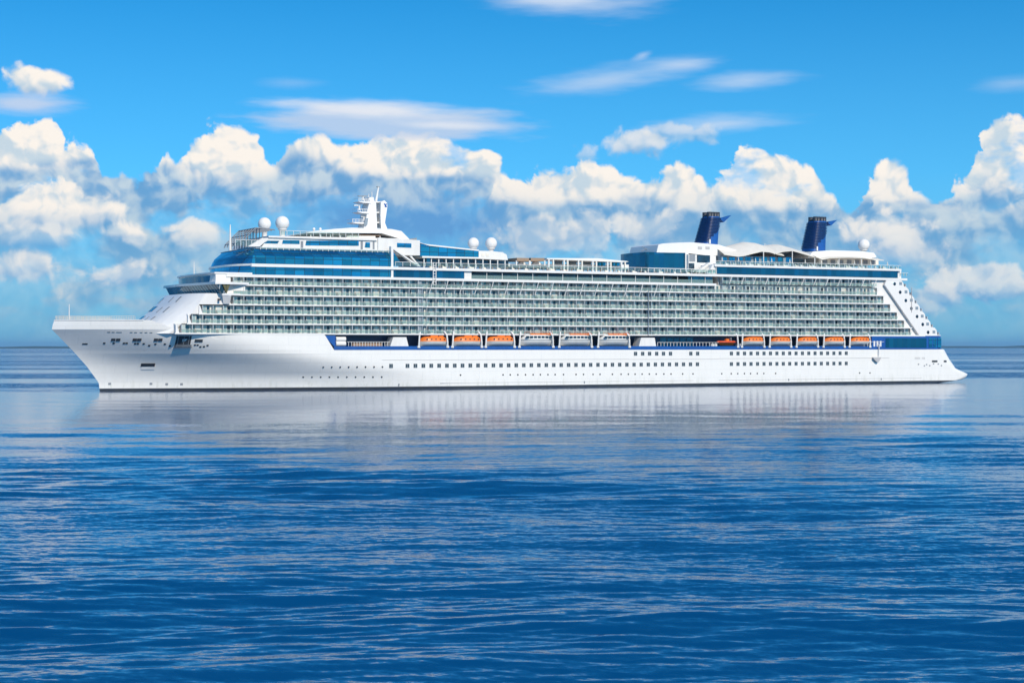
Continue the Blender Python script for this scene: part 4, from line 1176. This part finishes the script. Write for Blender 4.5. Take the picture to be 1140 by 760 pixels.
# white blade: raked fore edge, stepped aft edge with a small balcony at each deck
zt = [DK[i] + 0.22 for i in range(8)]
aft_px = [1043.5, 1036.5, 1030.5, 1024.5, 1018.5, 1012.5, 1006.5]
poly = [(LX(1023.5), zt[0]), ]
for i in range(7):
    xx = LX(aft_px[i]); top_ = DK[i + 1] + 0.2 if i < 6 else DK[7] - .5
    poly += [(xx, (zt[i] if i == 0 else DK[i] + 0.2)), (xx - 0.3, top_ - 0.9), (xx - 1.2, top_)]
poly += [(LX(987), DK[7] - .5), (LX(985), DK[6] + 0.9)]
for sg in (-1, 1):
    q = MB(); q.prism(poly, sg * (HB - 0.02), sg * (HB - 1.0)); wb = q.build('stern_blade', WHITE, ship)
    if sg < 0: bladeo = wb
for i in range(7):
    px = [1033.3, 1027.3, 1021, 1014.7, 1008.5, 1002.2, 996][i]; x, z = LX(px), DK[i] + 1.25
    q = MB(); q.lathe([(0.02, 0), (0.52, 0), (0.6, 0.06), (0.6, 0.3)], (0, 0, 0), 16)
    o = q.build('round_window', GLASS_DARK, bladeo); o.location = (x, -HB - 0.06, z); o.rotation_euler = (R(-90), 0, 0)
for i in range(7):
    xx = LX(aft_px[i])
    q = MB(); q.box(LX(rowend(i)) - 2, xx - 0.6, -HB + 1.1, HB - 1.1, DK[i] + 0.2 if i == 0 else DK[i] - 0.2, DK[i + 1] - 0.2 if i < 6 else DK[7] - .6); q.build('stern_terrace_house', WHITE2, ship)
    q = MB()
    for sg in (-1, 1):
        q.box(xx - 0.3, xx + 0.9, sg * (HB - 0.1), sg * (HB - 2.0), DK[i] + 0.1, DK[i] + 0.35)
        q.box(xx + 0.75, xx + 0.9, sg * (HB - 0.1), sg * (HB - 2.0), DK[i] + 0.35, DK[i] + 1.3)
    q.box(xx + 0.2, xx + 1.4, -HB + 2, HB - 2, DK[i] + 0.1, DK[i] + 0.35); q.box(xx + 1.2, xx + 1.35, -HB + 2, HB - 2, DK[i] + .35, DK[i] + 1.3)
    q.build('stern_balcony', WHITE2, ship)
for i in range(7):
    q = MB(); xx = LX(aft_px[i]); q.box(xx - 2.1, xx - 0.9, -HB - 0.03, -HB + 0.2, DK[i] + 0.9, DK[i] + 1.9); q.build('terrace_opening', GREYBLUE, bladeo)
# gangway gear hanging at the quarter
q = MB()
q.tube((LX(977.5), -HB - 0.5, LZ(977, 383.5)), (LX(977.5), -HB - 0.5, LZ(977, 396)), 0.16, n=6)
q.tube((LX(977.5), -HB - 0.5, LZ(977, 383.5)), (LX(977.5), -HB + 1, LZ(977, 381.5)), 0.2, n=6)
q.build('gangway_davit', WHITE2, ship)
q = MB(); q.prism([at(a, b, -HB - .7) for a, b in ((972, 397.5), (980, 397.5), (980, 399), (977.6, 403), (976, 403), (972, 399))], -HB - 1.0, -HB - 0.1); q.build('gangway_platform', LINE, ship)
q = MB(); x = LX(1014.8); q.box(x - .1, x + .1, -HB - .16, -HB, DK[3], DK[6]); q.build('blade_downpipe', LINE, bladeo)

# ------------------------------------------------------------------ lifeboats (each a thing hanging in its davits)
def boat_shell(mb, L, W, z0, z1, m=0, full=3.2, keel=0.35, n=18):
    """hull loft between keel and gunwale"""
    for sg in (1, -1):
        rows = []
        for k in range(7):
            v = k / 6
            row = []
            for i in range(n + 1):
                t = -1 + 2 * i / n
                ends = 1 - 0.10 * (1 - v)
                w = W * (1 - abs(t) ** full) * (0.12 + 0.88 * math.sin(v * math.pi / 2) ** 0.8)
                zz = z0 + (z1 - z0) * v + (1 - v) * keel * abs(t) ** 4
                row.append((t * L / 2 * ends, -sg * w, zz))
            rows.append(row)
        mb.grid(rows, m, True, flip=(sg < 0))
def canopy_shell(mb, L, W, z0, z1, m=0, full=4.0, n=18, sq=0.7):
    rows = []
    for k in range(11):
        a = math.pi * k / 10
        row = []
        for i in range(n + 1):
            t = -1 + 2 * i / n
            w = W * (1 - abs(t) ** full)
            h = (z1 - z0) * (1 - abs(t) ** (full + 2))
            c, s_ = math.cos(a), math.sin(a)
            row.append((t * L / 2, -w * math.copysign(abs(c) ** sq, c), z0 + h * abs(s_) ** sq))
        rows.append(row)
    mb.grid(rows, m, True)
def ring_rail(mb, L, W, z, r, full, n=18):
    for sg in (1, -1):
        p = [(t * L / 2, sg * W * (1 - abs(t) ** full), z) for t in [-1 + 2 * i / n for i in range(n + 1)]]
        for a, b in zip(p[:-1], p[1:]): mb.tube(a, b, r, n=6)
def lifeboat(L):
    root = empty('lifeboat')
    b = MB(); boat_shell(b, L, 2.0, 0, 1.55); b.build('hull', BOATW, root)
    b = MB(); canopy_shell(b, L * 0.97, 1.95, 1.58, 3.15); c_ = b.build('canopy', ORANGE, root)
    b = MB(); b.box(-L * .12, L * .12, -.7, .7, 3.0, 3.55); b.box(L * .16, L * .30, -.6, .6, 3.0, 3.35); b.build('conning_hatch', ORANGE, c_)
    b = MB()
    for i in range(5): b.box(-L * .3 + i * L * .14, -L * .3 + i * L * .14 + .35, -1.99, -1.7, 2.15, 2.5)
    b.build('porthole_row', DARK, c_)
    b = MB(); ring_rail(b, L * .98, 2.0, 1.56, .09, 3.6); b.build('rub_rail', CREAM, root)
    b = MB(); b.box(L * .36, L * .42, -.25, .25, -.15, .5); b.tube((L * .43, 0, .1), (L * .46, 0, .1), .35, n=10); b.build('propeller_skeg', GREY, root)
    return root
def tender(L):
    root = empty('tender_boat')
    b = MB(); boat_shell(b, L, 2.1, 0, 2.0, full=3.4); b.build('hull', BOATW, root)
    b = MB(); canopy_shell(b, L * .93, 1.95, 2.0, 3.55, sq=0.5); c_ = b.build('cabin', BOATW, root)
    for i in range(7):
        b = MB(); a = -L * .37 + i * L * .107; b.box(a, a + L * .085, -2.02, -1.75, 2.45, 3.1); b.build('cabin_window', GLASS_DARK, c_)
    b = MB(); b.box(-L * .22, L * .40, -1.35, 1.35, 3.45, 3.85); b.build('roof_panel', ORANGE, c_)
    b = MB()
    for i in range(6):
        x = -L * .40 + i * L * .155; b.tube((x, -1.5, 3.4), (x, -1.5, 4.2), .04, n=5)
    b.box(-L * .40, L * .38, -1.54, -1.46, 4.14, 4.22); b.build('roof_rail', RED, c_)
    b = MB(); ring_rail(b, L * .99, 2.1, 1.95, .1, 3.6); b.build('rub_rail', GREY, root)
    b = MB(); b.box(L * .38, L * .44, -.3, .3, -.2, .6); b.tube((L * .44, 0, .1), (L * .47, 0, .1), .38, n=10); b.build('propeller_skeg', GREY, root)
    return root
def rescue_boat(L):
    root = empty('rescue_boat')
    b = MB(); boat_shell(b, L * .96, .95, 0, .9); b.build('hull', ORANGE, root)
    b = MB(); ring_rail(b, L, 1.15, 1.0, .34, 2.6, 14); b.build('buoyancy_tube', RED, root)
    b = MB(); b.box(-.3, .7, -.45, .45, .8, 1.9); b.prism([(-.5, 1.5), (-.2, 1.5), (.0, 2.1), (-.12, 2.1)], -.45, .45); b.build('console', ORANGE, root)
    b = MB(); b.tube((1.2, -.6, .9), (1.2, -.6, 2.3), .07, n=6); b.tube((1.2, .6, .9), (1.2, .6, 2.3), .07, n=6); b.tube((1.2, -.6, 2.3), (1.2, .6, 2.3), .07, n=6); b.build('roll_bar', WHITE2, root)
    b = MB(); b.box(L * .42, L * .5, -.35, .35, .2, 1.5); b.build('outboard_engine', DARK, root)
    return root
def copy_tree(o, parent=None):
    c = o.copy(); COL.objects.link(c)
    if parent is not None: c.parent = parent
    for ch in list(o.children): copy_tree(ch, c)
    return c
M_SHIP = Matrix.Translation((ORG[0], ORG[1], 0)) @ Matrix.Rotation(TH, 4, 'Z')
BLY = -17.0
def place(o, px0, px1, py_bot, L):
    xm = (LX(px0, BLY) + LX(px1, BLY)) / 2; s_ = (LX(px1, BLY) - LX(px0, BLY)) / L
    w = M_SHIP @ Vector((xm, BLY, LZ((px0 + px1) / 2, py_bot, BLY)))
    o.location = w; o.rotation_euler = (0, 0, TH); o.scale = (s_, 1, s_ ** 0.5)
L1, L2, L3 = 10.4, 11.8, 6.0
lb, td, rb = lifeboat(L1), tender(L2), rescue_boat(L3)
BOATS = [
 (lb, 465.5, 499.5, 386.0, 'orange roofed white lifeboat nearest the bow, beside the white deck box', 'orange lifeboats in the forward davits'),
 (lb, 503.0, 537.5, 386.0, 'orange roofed lifeboat in the middle of the three forward ones', 'orange lifeboats in the forward davits'),
 (lb, 540.0, 574.0, 385.8, 'orange roofed lifeboat hanging just ahead of the first white tender', 'orange lifeboats in the forward davits'),
 (td, 577.5, 617.0, 385.4, 'white tender with a window row, foremost of the three, next to an orange lifeboat', 'white tenders amidships'),
 (td, 621.8, 660.0, 385.4, 'white tender with a window row hanging between two other white tenders', 'white tenders amidships'),
 (td, 665.0, 702.0, 385.3, 'white tender with a window row, aftmost of the three, beside a white deck box', 'white tenders amidships'),
 (rb, 799.0, 818.5, 384.2, 'small open orange rescue boat with a console ahead of the aft lifeboats', None),
 (lb, 825.2, 852.0, 385.2, 'orange roofed lifeboat directly behind the small open rescue boat', 'orange lifeboats in the aft davits'),
 (lb, 856.0, 881.8, 385.2, 'second orange roofed lifeboat from the small open rescue boat', 'orange lifeboats in the aft davits'),
 (lb, 886.0, 911.8, 385.1, 'orange roofed lifeboat in the middle of the five aft ones', 'orange lifeboats in the aft davits'),
 (lb, 916.0, 941.4, 385.1, 'second orange roofed lifeboat from the blue stern lounge', 'orange lifeboats in the aft davits'),
 (lb, 945.0, 969.8, 385.0, 'orange roofed lifeboat nearest the stern, beside the blue stern lounge', 'orange lifeboats in the aft davits'),
]
used = set()
for src, p0, p1, pyb, label, grp in BOATS:
    if id(src) in used: o = copy_tree(src)
    else: o = src; used.add(id(src))
    tag(o, label, 'tender boat' if src is td else ('rescue boat' if src is rb else 'lifeboat'), grp)
    place(o, p0, p1, pyb, L2 if src is td else (L3 if src is rb else L1))
# davits: curved white arms at both ends of every boat, part of the ship
def davit(px, lean):
    ly = -HB - 0.15
    x = LX(px, ly); zb, zt_ = Z_BUL - 0.4, DK[0] + 0.7
    q = MB()
    pts = [(x, zb, ly), (x + lean * .1, zb + 1.6, ly - .12), (x + lean * .3, zt_ - 1.0, ly - .05), (x + lean * .8, zt_, ly + .5), (x + lean, zt_ + .25, ly + 1.4)]
    for a, b in zip(pts[:-1], pts[1:]):
        q.tube((a[0], a[2], a[1]), (b[0], b[2], b[1]), 0.27, n=8)
    q.box(x - .4, x + .4, ly - .2, ly + .8, zb - .1, zb + .5)
    q.build('davit', WHITE2, ship)
for src, p0, p1, *_ in BOATS:
    if src is rb:
        davit(821.5, -0.8); continue
    k = 0.5 if src is lb else 1.0
    davit(p0 + 0.6, 0.9); davit(p1 - 1.2, -0.9)
q = MB()
for px in (793, 796, 822): 
    x, z = at(px, 386.5, -16.5); q.box(x - .8, x + .5, -17, -16, z, z + 1.2)
q.build('deck_gear', WHITE2, ship)

# ------------------------------------------------------------------ far shore: two low wooded coasts on the horizon
SHORE = mat('wooded_shore', (0.035, 0.06, 0.045), 0.9)
def shore(name, a0, a1, D, hmax, seed):
    r = np.random.default_rng(seed); n = 240
    ph = r.uniform(0, 6.28, 8); fr = r.uniform(3, 46, 8)
    rows = [[], [], [], []]
    for i in range(n + 1):
        t = i / n; a = a0 + (a1 - a0) * t
        h = hmax * (0.62 + sum(math.sin(fr[k] * t + ph[k]) / (3 + k) * 0.28 for k in range(8))) * min(1, 14 * t, 14 * (1 - t)) ** .7
        h = max(h, 0.4)
        for j, (dd, hh) in enumerate(((0, -2), (60, h * .8), (900, h), (2400, -2))):
            rr = D + dd
            rows[j].append((rr * math.sin(a), rr * math.cos(a), hh))
    q = MB(); q.grid(rows, 0, True)
    o = q.build(name, SHORE); tag(o, kind='structure'); return o
shore('far_shore', R(-24), R(-9.0), 9000, 17.5, 3)
shore('far_shore', R(12.6), R(24), 11000, 22, 5)

# ------------------------------------------------------------------ the sea: one sheet out to the horizon
def sea():
    rr = []
    rows_px = np.concatenate([np.arange(470, 60, -0.62), np.arange(60, 4, -0.8)])
    rr = list(FPX * CAMH / rows_px)
    while rr[-1] < 34000: rr.append(rr[-1] * 1.22)
    rr = [8.0, 18.0, 30.0, 42.0] + rr
    rr = np.array(rr)
    fine = np.linspace(R(-18.5), R(18.5), 760)
    coarse = np.linspace(R(18.5), R(360 - 18.5), 70)[1:-1]
    aa = np.concatenate([fine, coarse])
    A, RR = np.meshgrid(aa, rr)
    X, Y = RR * np.sin(A), RR * np.cos(A)
    Zz = np.zeros_like(X)
    g = np.random.default_rng(11)
    sp = np.gradient(rr)[:, None] * np.ones_like(X)
    # light wind sea: many crossing components, mostly running across the view; calmer in the lee of the ship
    spec = [(44, .42), (31, .52), (22, .55), (16, .50), (11, .48), (8.0, .50), (6.2, .60), (5.0, .7), (4.1, .85), (3.4, .95), (2.8, 1.0), (2.3, 1.0), (1.9, 1.0), (1.55, .95), (1.25, .85), (1.0, .7)]
    gust = np.zeros_like(X)
    for k in range(7):
        a = g.uniform(0, 6.28); l = g.uniform(40, 150)
        gust += np.sin((X * np.cos(a) * .5 + Y * np.sin(a)) * 6.283 / l + g.uniform(0, 6.28))
    gust = np.clip(0.85 + gust * 0.24, 0.30, 1.7)
    lyv = -(X - ORG[0]) * DY + (Y - ORG[1]) * DX
    calm = np.clip((lyv + 335) / 175, 0, 1); calm = calm * calm * (3 - 2 * calm)
    gust *= (1 - 0.88 * calm)
    for lam, wgt in spec:
        for rep in range(3):
            th = R(90) + g.normal(0, 0.30) + 0.10
            kx, ky = math.cos(th) * 6.2832 / lam, math.sin(th) * 6.2832 / lam
            slope = 0.031 * wgt * g.uniform(.7, 1.3)
            amp = slope * lam / 6.2832
            fade = np.clip((lam / (sp * 2.6)) - 0.5, 0, 1)
            wander = 0.8 * np.sin(X * .031 + rep) * np.sin(Y * .017 + lam) + 0.9 * np.sin(X * .11 * g.uniform(.6, 1.3) + Y * .05)
            ph = kx * X + ky * Y + g.uniform(0, 6.28) + wander
            s_ = np.sin(ph)
            env = 0.75 + 0.45 * np.sin(X * 6.28 / (lam * g.uniform(5, 9)) + Y * 6.28 / (lam * g.uniform(4, 8)) + rep * 2)
            Zz += amp * fade * (s_ + 0.15 * np.cos(2 * ph)) * gust * env
    Zz *= np.clip((RR - 60) / 20, 0, 1)
    inside = np.zeros_like(X, bool); inside[:, :760] = True
    Zz = np.where(inside, Zz, 0)
    nr, na = X.shape
    vs = np.stack([X, Y, Zz], -1).reshape(-1, 3)
    ii, jj = np.meshgrid(np.arange(nr - 1), np.arange(na), indexing='ij')
    j2 = (jj + 1) % na
    q = np.stack([ii * na + jj, (ii + 1) * na + jj, (ii + 1) * na + j2, ii * na + j2], -1).reshape(-1, 4)
    cap = [list(range(na))[::-1]]
    nv = len(vs)
    me = bpy.data.meshes.new('water')
    me.vertices.add(nv); me.vertices.foreach_set('co', vs.astype(np.float32).ravel())
    nf = len(q)
    me.loops.add(nf * 4); me.loops.foreach_set('vertex_index', q[:, ::-1].astype(np.int32).ravel() if False else q.astype(np.int32).ravel())
    me.polygons.add(nf); me.polygons.foreach_set('loop_start', np.arange(0, nf * 4, 4, dtype=np.int32))
    me.polygons.foreach_set('loop_total', np.full(nf, 4, dtype=np.int32))
    me.update(calc_edges=True)
    me.polygons.foreach_set('use_smooth', np.ones(nf, bool))
    me.validate()
    # make sure the faces look up
    if me.polygons[nf // 2].normal.z < 0: me.flip_normals()
    return me
SEA = bpy.data.materials.new('sea_water'); SEA.use_nodes = True
n = NT(SEA.node_tree); b = SEA.node_tree.nodes['Principled BSDF']
geo = n.new('ShaderNodeNewGeometry'); pos = S(n, geo.outputs['Position'])
px_, py_, pz_ = n.sep(pos)
p3 = n.comb(px_ * 0.42, py_, 0.0)         # wavelets: long crests across the wind
p4 = n.comb(px_ * 0.62 + py_ * 0.2, py_, 0.0)
def slope(scale, detail, rough, pp=None):
    return n.vmath('SUBTRACT', n.noise(pp or p3, scale, detail, rough, color=True), (0.5, 0.5, 0.5))
# slicks and gusts: long patches of calmer and rougher water
gx = n.noise(n.comb(px_ * 0.006, py_ * 0.014, 0.0), 1.0, 4, 0.55)
gfar = n.noise(n.comb(px_ * 0.0005, py_ * 0.0085, 4.0), 1.0, 3, 0.6)
lyv = (px_ - ORG[0]) * (-DY) + (py_ - ORG[1]) * DX + (gx - 0.5) * 170.0
lxv = (px_ - ORG[0]) * DX + (py_ - ORG[1]) * DY
beyond = n.math('MAXIMUM', n.ss(lxv, 318.0, 372.0), n.ss(lyv, 5.0, 60.0))
calm = n.ss(lyv, -420.0, -150.0) * (1.0 - beyond)
far = n.ss(lyv, -60.0, 60.0)
band = n.ss(gfar, 0.40, 0.56)
rough_f = n.lin(gx, 0.34, 0.64, 0.30, 1.25)
amp = rough_f * (1.0 - beyond) + (0.25 + band * 3.0) * beyond
amp = amp * (1.0 - calm * 0.80)
s1 = n.vmath('SCALE', slope(0.55, 3, 0.62), scale=0.26)
s2 = n.vmath('SCALE', slope(2.6, 3, 0.65, p4), scale=0.44)
sl = n.vmath('SCALE', n.vmath('ADD', s1, s2), scale=amp)
sx_, sy_, _ = n.sep(sl)
nrm = n.vmath('NORMALIZE', n.vmath('ADD', S(n, geo.outputs['Normal']), n.comb(sx_ * 0.6, sy_ - amp * 0.042, 0.0)))
n.put(b.inputs['Normal'], nrm)
b.inputs['Base Color'].default_value = (0.0004, 0.050, 0.150, 1)
b.inputs['Roughness'].default_value = 0.10
b.inputs['IOR'].default_value = 1.333
b.inputs['Specular Tint'].default_value = (0.72, 0.90, 1.0, 1)
water = bpy.data.objects.new('water', sea()); COL.objects.link(water)
water.data.materials.append(SEA)
tag(water, kind='structure')

# ------------------------------------------------------------------ sea air: one even volume round everything
hz = MB(); hz.box(-33000, 33000, -33000, 33000, -1.5, 75.0)
HAZE = bpy.data.materials.new('sea_air'); HAZE.use_nodes = True
ht = HAZE.node_tree; ht.nodes.clear()
vo = ht.nodes.new('ShaderNodeVolumePrincipled'); mo_ = ht.nodes.new('ShaderNodeOutputMaterial')
vo.inputs['Color'].default_value = (0.30, 0.60, 0.90, 1)
vo.inputs['Density'].default_value = 5e-5
vo.inputs['Anisotropy'].default_value = 0.0
ht.links.new(vo.outputs[0], mo_.inputs['Volume'])
tag(hz.build('haze', HAZE), kind='stuff')
